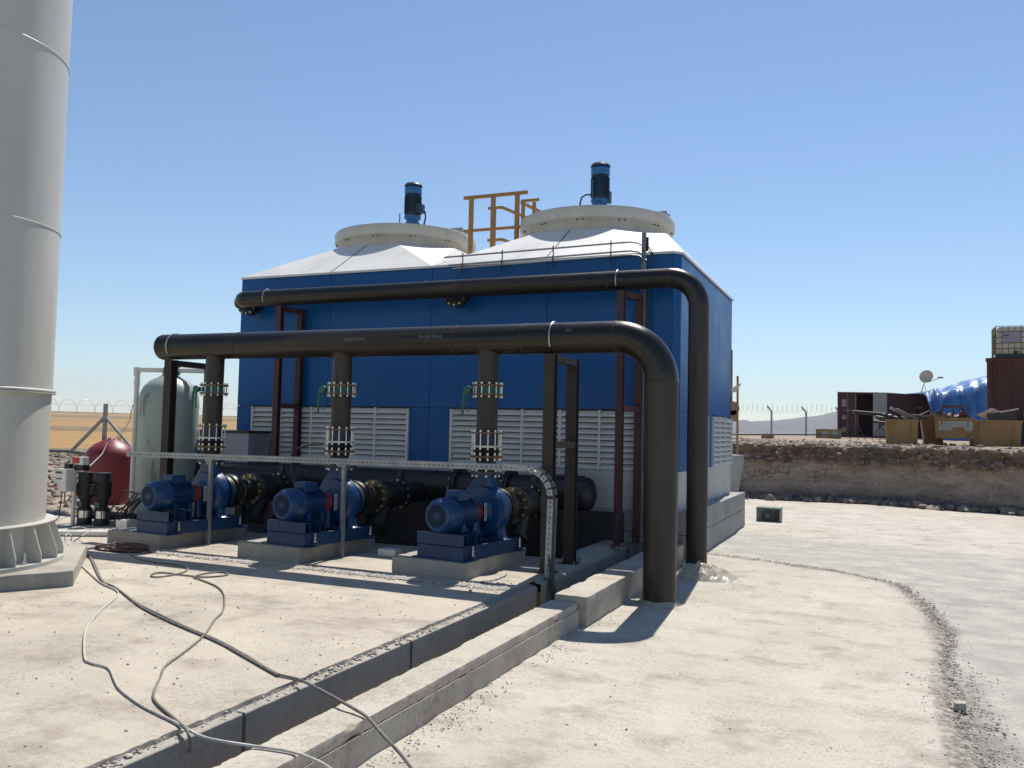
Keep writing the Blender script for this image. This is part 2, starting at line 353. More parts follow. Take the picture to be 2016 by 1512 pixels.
def bank_mat():
    M = bpy.data.materials.new('bank_earth'); M.use_nodes = True; t = M.node_tree; N = t.nodes; L = t.links; B = N["Principled BSDF"]
    P = N.new("ShaderNodeNewGeometry").outputs["Position"]
    def nzn(sc, det=8, r=.65, st=None):
        v = P
        if st:
            mp = N.new("ShaderNodeMapping"); mp.inputs["Scale"].default_value = st; L.new(P, mp.inputs[0]); v = mp.outputs[0]
        n = N.new("ShaderNodeTexNoise"); n.inputs["Scale"].default_value = sc; n.inputs["Detail"].default_value = det; n.inputs["Roughness"].default_value = r
        L.new(v, n.inputs["Vector"]); return n.outputs["Fac"]
    sx = N.new("ShaderNodeSeparateXYZ"); L.new(P, sx.inputs[0])
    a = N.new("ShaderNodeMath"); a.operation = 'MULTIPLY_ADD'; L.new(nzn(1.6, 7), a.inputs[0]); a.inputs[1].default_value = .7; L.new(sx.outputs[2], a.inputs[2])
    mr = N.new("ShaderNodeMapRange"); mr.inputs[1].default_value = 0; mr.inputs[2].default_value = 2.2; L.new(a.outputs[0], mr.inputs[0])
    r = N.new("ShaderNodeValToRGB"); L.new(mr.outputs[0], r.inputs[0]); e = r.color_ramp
    st = [(0, (.11, .10, .095)), (.15, (.15, .135, .13)), (.25, (.38, .29, .22)), (.45, (.44, .34, .255)), (.56, (.40, .30, .22)), (.61, (.20, .135, .10)), (.76, (.22, .155, .115)), (.83, (.36, .28, .21)), (1, (.40, .32, .25))]  # lowest stops: dark rubble band, with shade at the foot put into the colour
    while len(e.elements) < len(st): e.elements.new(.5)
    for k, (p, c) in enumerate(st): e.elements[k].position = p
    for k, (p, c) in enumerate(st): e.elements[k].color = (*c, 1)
    def mul(col, f, lo, hi, a0=.3, a1=.7):
        x = N.new("ShaderNodeMix"); x.data_type = 'RGBA'; x.blend_type = 'MULTIPLY'; x.inputs[0].default_value = 1
        q = N.new("ShaderNodeMapRange"); q.inputs[1].default_value = a0; q.inputs[2].default_value = a1; q.inputs[3].default_value = lo; q.inputs[4].default_value = hi
        L.new(f, q.inputs[0]); L.new(col, x.inputs[6]); L.new(q.outputs[0], x.inputs[7]); return x.outputs[2]
    c = mul(r.outputs[0], nzn(2.5, 10, .78, (.5, 1, 2.2)), .45, 1.3); c = mul(c, nzn(14, 6, .7), .7, 1.2)
    L.new(c, B.inputs["Base Color"]); B.inputs["Roughness"].default_value = .97; B.inputs["Specular IOR Level"].default_value = .1
    b1 = N.new("ShaderNodeBump"); b1.inputs["Distance"].default_value = .06; L.new(nzn(7, 9, .75), b1.inputs["Height"]); L.new(b1.outputs[0], B.inputs["Normal"])
    return M
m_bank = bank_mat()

# ------------------------------------------------------------------ setting: ground
def grid_mesh(name, xs, ys, zf, mat, attrs=None, ang=180):
    nx, ny = len(xs), len(ys); V = []; A = {k: [] for k in (attrs or {})}
    for y in ys:
        for x in xs:
            V.append((x, y, zf(x, y)))
            for k in A: A[k].append(attrs[k](x, y))
    F = [(j * nx + i, j * nx + i + 1, (j + 1) * nx + i + 1, (j + 1) * nx + i) for j in range(ny - 1) for i in range(nx - 1)]
    me = bpy.data.meshes.new(name); me.from_pydata(V, [], F)
    for k in A:
        at = me.attributes.new(k, 'FLOAT', 'POINT'); at.data.foreach_set('value', A[k])
    return link_mesh(name, me, mat, ang=ang)
def smooth01(t): t = max(0, min(1, t)); return t * t * (3 - 2 * t)
def apz(y): return .06 * smooth01((y - 8.0) / 2.6) - .16 * smooth01((y - 15.5) / 6.5)
CR = [(-2.2, 11.6), (-1.37, 11.33), (-.48, 10.9), (.155, 10.35), (.35, 9.6), (.5, 8.5), (.45, 7.2), (.42, 5.94), (.46, 5.0), (.6, 4.0), (.75, 3.0), (1.0, 1.5), (1.1, 0)]
J2 = [(-2.2, 14.45), (-.5, 13.95), (1.8, 13.45), (8, 13.1), (20, 12.8)]
def interp(P, t, k=0):
    P = sorted(P, key=lambda p: p[k]); o = 1 - k
    if t <= P[0][k]: return P[0][o]
    for a, b in zip(P, P[1:]):
        if t <= b[k]: return a[o] + (b[o] - a[o]) * (t - a[k]) / (b[k] - a[k])
    return P[-1][o]
def cr_dist(x, y):
    best = 9
    for a, b in zip(CR, CR[1:]):
        ax, ay = a; dx = b[0] - ax; dy = b[1] - ay; t = max(0, min(1, ((x - ax) * dx + (y - ay) * dy) / (dx * dx + dy * dy)))
        best = min(best, math.hypot(x - ax - dx * t, y - ay - dy * t))
    return best
def zone_side(x, y):
    x += .12 * fbm(x, y, 3, 2.2, 3); y += .1 * fbm(x, y, 7, 2.0, 3)
    j = interp(J2, x, 0)
    cx = interp(CR, y, 1)
    s = smooth01((x - cx) / .12 + .5) if y < 12 else 1.0
    return s * smooth01((j - y) / .15 + .5)
def crack_v(x, y):
    d = cr_dist(x + .06 * nz(x, y, 1, 5), y + .06 * nz(x, y, 4, 5))
    w = .09 + .26 * max(0, nz(x, y, 2, .8) + .15) + (.16 if 4.5 < y < 6.8 and x > .3 else 0)
    return max(0, 1 - d / w) ** .7
def apron_z(x, y):
    z = apz(y) + .004 * fbm(x, y, 0, 3, 3) + .010 * fbm(x, y, 5, .5, 2)
    zs = zone_side(x, y); c = crack_v(x, y)
    z += -.018 * zs + zs * .006 * fbm(x, y, 2, 9, 2) + c * .014 * nz(x, y, 8, 22) + c * .006
    if y > interp(J2, x, 0): z += .0
    foot = max(0, 1 - (x + 2.36) / .25)
    return z + .012 * foot * (nz(x, y, 1, 7) + .3)
def steps(a, b, s0, g, mx):
    r = [a]; s = s0
    while r[-1] < b: r.append(r[-1] + s); s = min(s * g, mx)
    return r
xs = [-2.40 + .035 * i for i in range(110)] + steps(1.5, 16, .05, 1.06, .8)
ys = [0.6 + .04 * i for i in range(190)] + steps(8.25, 25.3, .045, 1.015, .16)
ys = [-2, -1, 0] + ys
apron = struct(grid_mesh('apron_pavement', xs, ys, apron_z, m_apron, {'zone': zone_side, 'crack': crack_v}))

struct(grid_mesh('apron_pavement', [-7 + .2 * i for i in range(24)], [15.5 + .2 * i for i in range(50)], apron_z, m_apron, {'zone': lambda x, y: 0, 'crack': lambda x, y: 0}))
# slab under the pumps (west of the trench)
SX = -3.05
def slab_z(x, y):
    e = SX - x                                   # distance from the trench edge
    z = .2 + .003 * fbm(x, y, 9, 2.5, 3)
    if e < .06: z -= max(0, .05 - e) * max(0, nz(x, y, 5, 16) + .1) * .22
    return z
def slab_zone(x, y): return .9 * max(0, 1 - abs(y - 7.22 + .012 * (x + 5.5)) / .13) if abs(y - 7.2) < .17 else 0.35 * smooth01(fbm(x, y, 1, .8, 3) * 4 - .3) if y > 7.3 else 0.0
def slab_dark(x, y):
    s = 0
    for cx, cy, rx, ry in ((-5.2, 4.9, .9, .45), (-4.7, 3.9, .5, .5), (-4.9, 5.6, .8, .25)):
        s = max(s, 1 - math.hypot((x - cx) / rx, (y - cy) / ry))
    for cx, cy, rx, ry in ((-6.4, 4.2, .8, .3), (-3.9, 3.2, .8, .35), (-4.0, 6.3, .5, .2), (-5.8, 6.3, .7, .15), (-6.9, 3.0, .9, .6)): s = max(s, .7 - math.hypot((x - cx) / rx, (y - cy) / ry))
    return max(0, min(1, s * 1.6)) * 1.0 * max(0, .35 + 1.9 * fbm(x, y, 6, 3, 4))
def wallgrid(name, mat):
    xs = [SX - .02 * i for i in range(12)][::-1]; xs = [SX - .25 - .06 * i for i in range(1, 110)][::-1] + xs
    xs = [-14.5, -13, -12, -11, -10.4, -10] + [x for x in xs if x > -9.9]
    ys = [-3, -1, 0, .8] + [1.2 + .05 * i for i in range(160)]
    ys = [y for y in ys if y <= 9.15] + [9.2]
    o = grid_mesh(name, xs, ys, slab_z, mat, {'zone': slab_zone, 'crack': slab_dark}); return o
slab = struct(wallgrid('pump_slab', m_slab))
sides = MB()
sides.box(-14.5, SX - .012, -3, 9.19, -.9, .17)
sides.box(-3.30, SX - .012, 9.2, 10.88, -.9, .235)          # strip that carries on beside the pit
struct(sides.build('slab_body', m_conc, None, False))
# broken lip, ledge and wall of the trench
def strip(name, mat, prof, y0, y1, st=.05, jit=None):
    V = []; F = []; ys_ = [y0 + st * i for i in range(int((y1 - y0) / st) + 1)]; n = len(prof)
    for y in ys_:
        for k, (x, z) in enumerate(prof):
            dx, dz = jit(y, k) if jit else (0, 0)
            V.append((x + dx, y, z + dz))
    for j in range(len(ys_) - 1):
        for k in range(n - 1): F.append((j * n + k, j * n + k + 1, (j + 1) * n + k + 1, (j + 1) * n + k))
    me = bpy.data.meshes.new(name); me.from_pydata(V, [], F); return link_mesh(name, me, mat, ang=30)
def lipj(y, k):
    a = nz(0, y, 2, 3.0); b = nz(0, y, 5, 17)
    c = nz(0, y, 7, 41); br = max(0, nz(0, y, 11, 1.1) - .15) * .05
    if k == 0: return (0, -.003)
    if k == 1: return (-.010 * max(0, b) - .006 * max(0, c) - br, slab_z(SX, y) - .2 - .001)
    if k == 2: return (.006 * b + .004 * c - br * .5, .004 * c)
    if k in (3, 4): return (.003 * nz(1, y, 9, 9), .003 * nz(1, y, 9, 9))
    return (0, 0)
struct(strip('trench_edge', m_pad, [(SX - .06, .2), (SX + .004, .199), (SX + .007, .174), (SX + .064, .170), (SX + .068, .165), (SX + .068, -.6)], -2, 7.62, .02, lipj))
struct(strip('trench_edge', m_pad, [(SX - .02, .21), (SX + .02, .205), (SX + .028, .178), (SX + .065, .174), (SX + .075, .16), (SX + .075, -.6)], 7.72, 10.87, .02, lipj))
tr = MB(); tr.box(-3.3, -2.2, -3, 10.88, -.7, -.45); struct(tr.build('trench_floor', m_conc, None, False))

def rough_block(b, x0, x1, y0, y1, z0, z1, st=.04, chip=.012, seed=0, M=None):
    """box built as a fine shell whose arrises are chipped by noise"""
    def div(a, c): n = max(1, int(round((c - a) / st))); return [a + (c - a) * i / n for i in range(n + 1)]
    X, Y, Z = div(x0, x1), div(y0, y1), div(z0, z1); vd = {}
    def vert(i, j, k):
        key = (i, j, k)
        if key in vd: return vd[key]
        p = Vector((X[i], Y[j], Z[k])); n = Vector((0, 0, 0)); c = 0
        if i == 0: n.x += 1; c += 1
        if i == len(X) - 1: n.x -= 1; c += 1
        if j == 0: n.y += 1; c += 1
        if j == len(Y) - 1: n.y -= 1; c += 1
        if k == 0: n.z += 1; c += 1
        if k == len(Z) - 1: n.z -= 1; c += 1
        if c >= 2:
            a = max(0, nz(p.x + seed, p.y, p.z, 19)) * chip * .5 + max(0, nz(p.x + seed, p.y, p.z, 6) - .22) * chip * 1.8 + max(0, nz(p.x + seed, p.y, p.z, 43)) * chip * .3 + .0015
            p = p + n * a
        else: p = p + n * (.0025 * nz(p.x, p.y, p.z + seed, 5))
        if M: p = M @ p
        vd[key] = b.b.verts.new(p); return vd[key]
    nx, ny, nzz = len(X) - 1, len(Y) - 1, len(Z) - 1
    for i in range(nx):
        for j in range(ny):
            b.b.faces.new([vert(*q) for q in ((i, j, nzz), (i + 1, j, nzz), (i + 1, j + 1, nzz), (i, j + 1, nzz))])
            b.b.faces.new([vert(*q) for q in ((i, j, 0), (i, j + 1, 0), (i + 1, j + 1, 0), (i + 1, j, 0))])
    for i in range(nx):
        for k in range(nzz):
            for j in (0, ny): b.b.faces.new([vert(*q) for q in ((i, j, k), (i + 1, j, k), (i + 1, j, k + 1), (i, j, k + 1))])
    for j in range(ny):
        for k in range(nzz):
            for i in (0, nx): b.b.faces.new([vert(*q) for q in ((i, j, k), (i, j + 1, k), (i, j + 1, k + 1), (i, j, k + 1))])
    return b
b = MB(); rough_block(b, -2.575, -2.334, -1.5, 6.93, .140, .205, .022, .011, 1); rough_block(b, -2.572, -2.326, -1.5, 6.95, -.7, .142, .05, .004, 5)
tag(b.build('kerb', m_kerb, None, True, 30), 'long low concrete kerb beam running from the foreground to the taller kerb piece', 'kerb', 'concrete kerbs beside the trench')
b = MB(); rough_block(b, -2.56, -2.26, 6.97, 10.86, -.7, .25, .035, .018, 9)
tag(b.build('kerb', m_kerb, None, True, 30), 'slightly taller concrete kerb beam that runs on behind the thick black downpipe', 'kerb', 'concrete kerbs beside the trench')

# terrain beyond the paved area
def bank_y(x): return interp([(-60, 33), (-14, 26), (-6, 24.3), (-3.4, 24.4), (-.4, 24.8), (3.1, 23.6), (8, 22.6), (20, 21.5), (60, 16)], x, 0)
def yard_z(x, y): return 1.40 + .0065 * (min(y, 64) - 25) + .05 * fbm(x, y, 3, .5, 4) + .03 * fbm(x, y, 4, 2.2, 3)
def land_z(x, y):
    d = math.hypot(x, y); az = math.atan2(-x, y)
    if y < -4: return -.9
    left = .0 + .011 * max(0, d - 6) if d < 420 else 4.55 + .0085 * (d - 420)
    if d > 900: left = 8.6 + (d - 900) * .002
    left += .05 * fbm(x, y, 1, .9, 4) * min(1, d / 20) if d < 60 else 0
    if d > 300: left += 5.0 * smooth01((d - 350) / 500) * max(0, fbm(az * 3, 1, 2, 1.6, 3) + .25)
    right = yard_z(x, y) if y < 66 else yard_z(x, 66) - .02 * (y - 66) if y < 120 else .55 - .012 * (y - 120) if y < 1500 else -16
    wgt = smooth01((az - R(24)) / R(6))
    z = right * (1 - wgt) + left * wgt
    inside = (x > -14.3 and y < 9) or (x > -9.6 and y < bank_y(x) + .9 and y < 30)
    if az > R(28) and d > 19 and not x > -9.6: inside = False
    return -1.3 if inside else z
ax = [-4200, -3000, -2100, -1500, -1100, -820, -620, -480, -380, -300, -240, -190, -150, -120, -98, -80, -66, -56, -48] + [-42 + .6 * i for i in range(40)] + [-18 + .28 * i for i in range(100)] + [10 + .8 * i for i in range(20)] + [28, 34, 44, 60, 90, 140, 220, 350, 600, 1000, 1700, 2800, 4200]
ay = [-60, -20, -4.1, -3.9, 0, 4, 8.4, 8.9, 9.1] + [9.3 + .22 * i for i in range(100)] + [31.5 + .5 * i for i in range(80)] + steps(72, 4300, 1.6, 1.07, 400)
struct(grid_mesh('ground', ax, ay, land_z, m_land, None))

# excavated bank: a steep stony face, then the yard above it
def bank_pt(x, t):
    """t 0..1 up the face, 1..2 over the rounded top"""
    y0 = bank_y(x)
    if t <= 1: z = -.13 + 1.5 * t; y = y0 + .10 + .35 * t + .12 * math.sin(t * 3.1)
    else: z = 1.37 + .06 * (t - 1); y = y0 + .45 + (t - 1) * 1.2
    up = smooth01((t - .62) / .2) * (1 - smooth01((t - 1.3) / .5))
    low = 1 - smooth01((t - .12) / .2)
    d = .16 * fbm(x, t * 1.5, 1, .9, 4) + .05 * abs(fbm(x * .6, t * 5, 6, 2.0, 4)) + (.05 + .22 * up + .10 * low) * fbm(x, t * 1.5, 3, 3.4, 4) + (.02 + .08 * up + .05 * low) * nz(x, t * 1.5, 5, 9)
    dz = (.10 * up) * fbm(x, t * 1.4, 9, 2.6, 4)
    return Vector((x, y - d - .20 * up * max(0, nz(x, 0, 4, .8)), z + dz))
bx = [-9 + .075 * i for i in range(275)]; bt = [i / 40 for i in range(0, 81)]
V = [tuple(bank_pt(x, t)) for t in bt for x in bx]; n = len(bx)
F = [(j * n + i, j * n + i + 1, (j + 1) * n + i + 1, (j + 1) * n + i) for j in range(len(bt) - 1) for i in range(n - 1)]
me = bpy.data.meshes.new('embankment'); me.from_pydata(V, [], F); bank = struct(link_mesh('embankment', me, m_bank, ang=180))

# distant mountains
def ridge(d, prof, seed, name, label):
    """skyline given as (photo column, height in photo pixels above the true horizon), rebuilt as a rounded ridge at distance d"""
    V = []; F = []; N_ = 200; K = 8; u0, u1 = prof[0][0], prof[-1][0]; n0 = 0
    for j in range(K + 1):
        for i in range(N_ + 1):
            u = u0 + (u1 - u0) * i / N_; hh = interp(prof, u); a = -math.atan((u - 1008) / FPX) + R(23.3)
            hh = hh * d / FPX + 1.65 + 20 + d * .0016 * fbm(u * .02, seed, 0, 1.0, 5)
            f = math.sin(j / K * math.pi) ** .8; dd = d + (j - K / 2) * 130
            V.append((-math.sin(a) * dd, math.cos(a) * dd, -20 + hh * f + (6 * fbm(u * .03, j * .6, seed, 1, 4) if 0 < j < K and j != K // 2 else 0)))
    for j in range(K):
        for i in range(N_): F.append((j * (N_ + 1) + i, j * (N_ + 1) + i + 1, (j + 1) * (N_ + 1) + i + 1, (j + 1) * (N_ + 1) + i))
    me = bpy.data.meshes.new(name); me.from_pydata(V, [], F); o = link_mesh(name, me, m_hill, ang=180); return struct(o)
m_hill = pm('hill', (.13, .12, .115), (.09, .085, .08), .01, .95, obj=False)
ridge(3300, [(1200, 6), (1400, 20), (1480, 26), (1520, 28), (1570, 34), (1620, 40), (1650, 47), (1720, 52), (1850, 44), (2000, 40), (2200, 50), (2400, 30)], 3.7, 'mountains', '')
ridge(2300, [(1200, 10), (1380, 22), (1440, 27), (1470, 29), (1500, 20), (1540, 10), (1600, 8), (1680, 14), (1800, 20), (2000, 18), (2300, 20)], 8.3, 'mountains', '')
# ------------------------------------------------------------------ tower plinth
b = MB()
for z0, z1, cuts in ((-.9, .357, (10.88, 12.84, 15.51)), (.361, .648, (10.88, 11.84, 13.79, 15.51))):
    for a, c in zip(cuts, cuts[1:]): rough_block(b, -9.9, -2.16, a + .002, c - .002, z0, z1, .12, .008, a)
tag(b.build('tower_plinth', m_plinth, None, True, 30), 'raised grey concrete block plinth that carries the blue cooling towers', 'plinth')

# ------------------------------------------------------------------ cooling towers
ZB, ZT, ZL0, ZL1 = 1.10, 4.25, 1.10, 1.95
YF, YR = 12.0, 16.67
def louvre(parent, p0, p1, out, nm=4, nb=10):
    """white louvre from p0 to p1 (plan points), out = outward normal"""
    p0 = Vector((*p0, 0)); p1 = Vector((*p1, 0)); d = (p1 - p0); L = d.length; d.normalize(); o = Vector((*out, 0))
    f = MB(); H = ZL1 - ZL0
    M = Matrix(((d.x, o.x, 0, p0.x), (d.y, o.y, 0, p0.y), (0, 0, 1, ZL0), (0, 0, 0, 1)))
    bl = MB()
    for k in range(nb):
        z = H * (k + .5) / nb; q = H / nb
        pts = [(-.075, z + q * .40), (-.02, z + q * .40), (.03, z - q * .18), (.03, z - q * .46), (.022, z - q * .46), (.022, z - q * .2), (-.024, z + q * .34), (-.075, z + q * .34)]
        n = len(pts); va = [bl.b.verts.new(M @ Vector((.03, y, zz))) for y, zz in pts]; vb = [bl.b.verts.new(M @ Vector((L - .03, y, zz))) for y, zz in pts]
        bl.skin(va, vb); bl.b.faces.new(va[::-1]); bl.b.faces.new(vb)
    blades = bl.build('louvre', m_louv, parent, False)
    for x in [.0, L - .04]: f.box(x, x + .04, -.06, .045, 0, H, M)
    for i in range(1, nm): f.box(L * i / nm - .018, L * i / nm + .018, -.05, .038, 0, H + .012, M)
    f.box(.04, L - .04, -.06, -.01, H - .012, H, M)
    f.build('frame', m_louv, blades, False)
def make_tower(x0, x1, label, corner):
    t = thing('cooling_tower', label, 'cooling tower', ((x0 + x1) / 2, (YF + YR) / 2, .545), 0, 'blue cooling tower cells')
    off = Vector(((x0 + x1) / 2, (YF + YR) / 2, .545)); MI = Matrix.Translation(-off)
    def P(b, name, mat, parent=t, smooth=False, **k): return b.build(name, mat, parent, smooth, M=MI, **k)
    la = x0 + (.35 if not corner else .40); lb = x1 - (.35 if not corner else .54)
    g = .004; th = .06
    w = MB(); xm = (x0 + x1) / 2 - .02; xr = x1 - (.10 if corner else 0)
    for a, c in ((x0 + g, xm - g), (xm + g, xr - g)): w.box(a, c, YF, YF + th, ZL1 + .02, ZT - .01)
    w.box(x0 + g, la, YF, YF + th, ZB, ZL1 + .014); w.box(lb, xr - g, YF, YF + th, ZB, ZL1 + .014)
    if corner:
        w.poly([(xr, YF, ZB), (x1 - .10, YF, ZT - .01), (x1 - .10, YF, ZB), (x1, YF + .10, ZB), (x1, YF + .10, ZT - .01), (xr, YF, ZT - .01)], [(2, 3, 4, 1)])
        ys_ = [YF + .10, 13.2, 14.66, 15.7, YR]
        for a, c in zip(ys_, ys_[1:]): w.box(x1 - th, x1, a + g, c - g, ZL1 + .02, ZT - .01)
        for a, c in ((YF + .10, 12.62), (14.12, 14.66), (16.60, YR)): w.box(x1 - th, x1, a, c, ZB, ZL1 + .014)
    else: w.box(x0, x0 + th, YF + th, YR, ZB, ZT - .01) if x0 < -8 else None
    w.box(x0, x1, YR - th, YR, ZB, ZT - .01)
    P(w, 'wall', m_blue)
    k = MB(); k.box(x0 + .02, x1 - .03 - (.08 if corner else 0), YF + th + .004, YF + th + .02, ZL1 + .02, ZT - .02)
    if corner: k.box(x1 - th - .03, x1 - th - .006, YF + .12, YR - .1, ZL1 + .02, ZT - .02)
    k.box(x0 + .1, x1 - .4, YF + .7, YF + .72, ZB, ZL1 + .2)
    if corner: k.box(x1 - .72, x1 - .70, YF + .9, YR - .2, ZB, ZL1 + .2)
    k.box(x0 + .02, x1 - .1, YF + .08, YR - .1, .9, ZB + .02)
    P(k, 'dark_backing', m_dark)  # near-black sheets: interior shade behind louvres and panel gaps put into colour
    # parent offset for louvres: build at origin under a helper transform
    def LV(p0, p1, out, **kk):
        before = set(t.children); louvre(t, p0, p1, out, **kk)
        for c in t.children:
            if c not in before:
                c.data.transform(MI)
                for cc in c.children: cc.data.transform(MI)
    LV((la, YF), (lb, YF), (0, -1), nm=5)
    hd = MB(); hd.box(la, lb, YF - .004, YF + .1, ZL1 + .0, ZL1 + .028); P(hd, 'lintel', m_slot)
    if corner:
        LV((x1, 12.62), (x1, 14.12), (1, 0), nm=3); LV((x1, 14.66), (x1, 16.60), (1, 0), nm=3)
    bs = MB(); bs.box(x0, x1 - (.10 if corner else 0), YF - .004, YR, .545, ZB - .004)
    if corner: bs.prism([(x1 - .10, YF - .004), (x1 + .004, YF + .10), (x1 + .004, YR), (x1 - .10, YR)], .545, ZB - .004)
    P(bs, 'basin', m_base, bevel=0)
    # roof: rectangle to octagon
    cx, cy = ((x0 + x1) / 2 - (0 if corner else -.04)), (YF + YR) / 2; ap = 1.40; hl = .60; z1 = 4.92
    rc = [(x0 - .0, YF - .03), (x1 + (.03 if corner else 0), YF - .03), (x1 + (.03 if corner else 0), YR + .03), (x0 - (0 if corner else .03), YR + .03)]
    oc = [(cx - hl, cy - ap + .06), (cx + hl, cy - ap + .06), (cx + ap, cy - hl), (cx + ap, cy + hl), (cx + hl, cy + ap), (cx - hl, cy + ap), (cx - ap, cy + hl), (cx - ap, cy - hl)]
    V = [(x, y, ZT) for x, y in rc] + [(x, y, z1) for x, y in oc]
    if corner: V[1] = (x1 - .09, YF - .03, ZT); V.append((x1 + .03, YF + .09, ZT)); c2 = 12
    else: c2 = None
    r = MB()
    F = [(0, 1, 5, 4), (2, 3, 9, 8), (3, 0, 11, 10), (0, 4, 11), (2, 8, 7), (3, 10, 9), (4, 5, 6, 7, 8, 9, 10, 11)]
    if c2: F += [(1, c2, 6, 5), (c2, 2, 7, 6)]
    else: F += [(1, 2, 7, 6), (1, 6, 5)]
    r.poly(V, F); rf = P(r, 'roof', m_roof)
    rb = MB(); rb.box(x0, x1 - (.08 if corner else 0), YF - .032, YF - .012, ZT - .035, ZT - .002)
    if corner: rb.box(x1 + .012, x1 + .032, YF + .09, YR + .03, ZT - .035, ZT - .002); rb.beam((x1 - .085, YF - .022, ZT - .019), (x1 + .022, YF + .09, ZT - .019), .02, .033)
    P(rb, 'drip_edge', m_roof, rf)
    sm = MB(); sm.beam((cx - .05, YF - .034, ZT + .002), (cx - .02, cy - ap + .054, z1 + .002), .010, .006); P(sm, 'roof_seam', m_slot, rf)
    # fan ring
    fr = MB(); fr.lathe([(1.22, 4.60), (1.25, 4.9), (1.255, 5.02), (1.29, 5.08), (1.33, 5.105), (1.36, 5.13), (1.365, 5.17), (1.365, 5.29), (1.35, 5.315), (1.20, 5.32), (1.19, 4.7)], (cx, cy, 0), n=96, cap=False)
    ring = P(fr, 'fan_ring', m_ring, t, True)
    for i in range(12):
        for s_ in (-1, 1):
            br = MB(); a = 6.28318 * i / 12 + s_ * .035 + .1; br.box(1.30, 1.335, -.014, .014, 5.088, 5.10, Matrix.Translation((cx, cy, 0)) @ Matrix.Rotation(a, 4, 'Z')); P(br, 'ring_lug', m_slot, ring)
    fn = MB()
    for i in range(6):
        M = Matrix.Translation((cx, cy, 4.95)) @ Matrix.Rotation(6.28318 * i / 6, 4, 'Z') @ Matrix.Rotation(R(24), 4, 'X'); fn.box(.15, 1.15, -.12, .12, -.006, .006, M)
    fn.cyl((cx, cy, 4.85), (cx, cy, 5.05), .16); P(fn, 'fan', m_dark, t, True)
    bm = MB(); bm.box(cx - 1.28, cx + 1.28, cy - .14, cy - .08, 5.33, 5.43).box(cx - 1.28, cx + 1.28, cy + .08, cy + .14, 5.33, 5.43).box(cx - .22, cx + .22, cy - .2, cy + .2, 5.43, 5.45)
    P(bm, 'motor_beam', m_galv)
    # motor
    mx = cx + (.05 if corner else .13)
    mo = MB(); prof = [(.15, 5.75), (.155, 5.78)] + [(.155, 5.78), (.155, 6.17)] + [(.15, 6.19)]
    mo.lathe(prof, (mx, cy, 0), n=32)
    for i in range(36): mo.box(.15, .168, -.004, .004, 5.80, 6.15, Matrix.Translation((mx, cy, 0)) @ Matrix.Rotation(6.28318 * i / 36, 4, 'Z'))
    mot = P(mo, 'fan_motor', m_motor, t, True)
    x_ = MB(); x_.lathe([(.165, 6.19), (.168, 6.2), (.168, 6.31), (.155, 6.33)], (mx, cy, 0)); P(x_, 'cowl', m_cowl, mot, True)
    x_ = MB(); x_.lathe([(.12, 6.33), (.175, 6.345), (.178, 6.365), (.15, 6.40), (.06, 6.425)], (mx, cy, 0)); P(x_, 'rain_cap', m_motor, mot, True)
    x_ = MB(); x_.lathe([(.19, 5.45), (.19, 5.48), (.12, 5.50), (.12, 5.56), (.15, 5.58), (.15, 5.62), (.125, 5.63), (.12, 5.68), (.165, 5.72), (.165, 5.75)], (mx, cy, 0)); P(x_, 'gearbox', m_cowl, mot, True)
    x_ = MB(); s_ = 1 if not corner else -1; x_.box(mx + s_ * .14, mx + s_ * .25, cy - .13, cy + .03, 5.80, 5.97) if not corner else x_.box(mx + .12, mx + .185, cy - .03, cy + .1, 5.7, 5.9); P(x_, 'terminal_box', m_motor, mot)
    x_ = MB()
    if not corner: x_.tube([(mx + .24, cy - .06, 5.85), (mx + .30, cy - .06, 5.83), (mx + .33, cy - .07, 5.7), (mx + .30, cy - .1, 5.5), (mx + .26, cy - .1, 5.40)], .016)
    else: x_.tube([(mx - .12, cy - .12, 5.83), (mx - .22, cy - .12, 5.84), (mx - .30, cy - .12, 5.80), (mx - .33, cy - .12, 5.70), (mx - .33, cy - .12, 5.45)], .016)
    P(x_, 'motor_cable', m_cabb, mot, True)
    x_ = MB(); x_.cyl((mx - (.2 if not corner else .09), cy - .15, 5.5), (mx - (.2 if not corner else .09), cy - .15, 5.8 if not corner else 6.08), .012, n=8).box(mx - .24 if not corner else mx - .12, mx - .17 if not corner else mx - .06, cy - .18, cy - .12, 5.45, 5.52); P(x_, 'oil_pipe', m_cowl, mot, True)
    return t
tw = make_tower(-10.47, -6.6, 'blue cooling tower cell on the left with white pyramid roof and motor', False); tw.location = (-7.741, 13.0, .6485); tw.scale = (.907,) * 3  # tower group, plinth and upper pipe scaled about the camera position, values baked in
tw = make_tower(-6.6, -2.6, 'nearer blue cooling tower cell at the right corner with white fan ring', True); tw.location = (-4.172, 13.0, .6485); tw.scale = (.907,) * 3

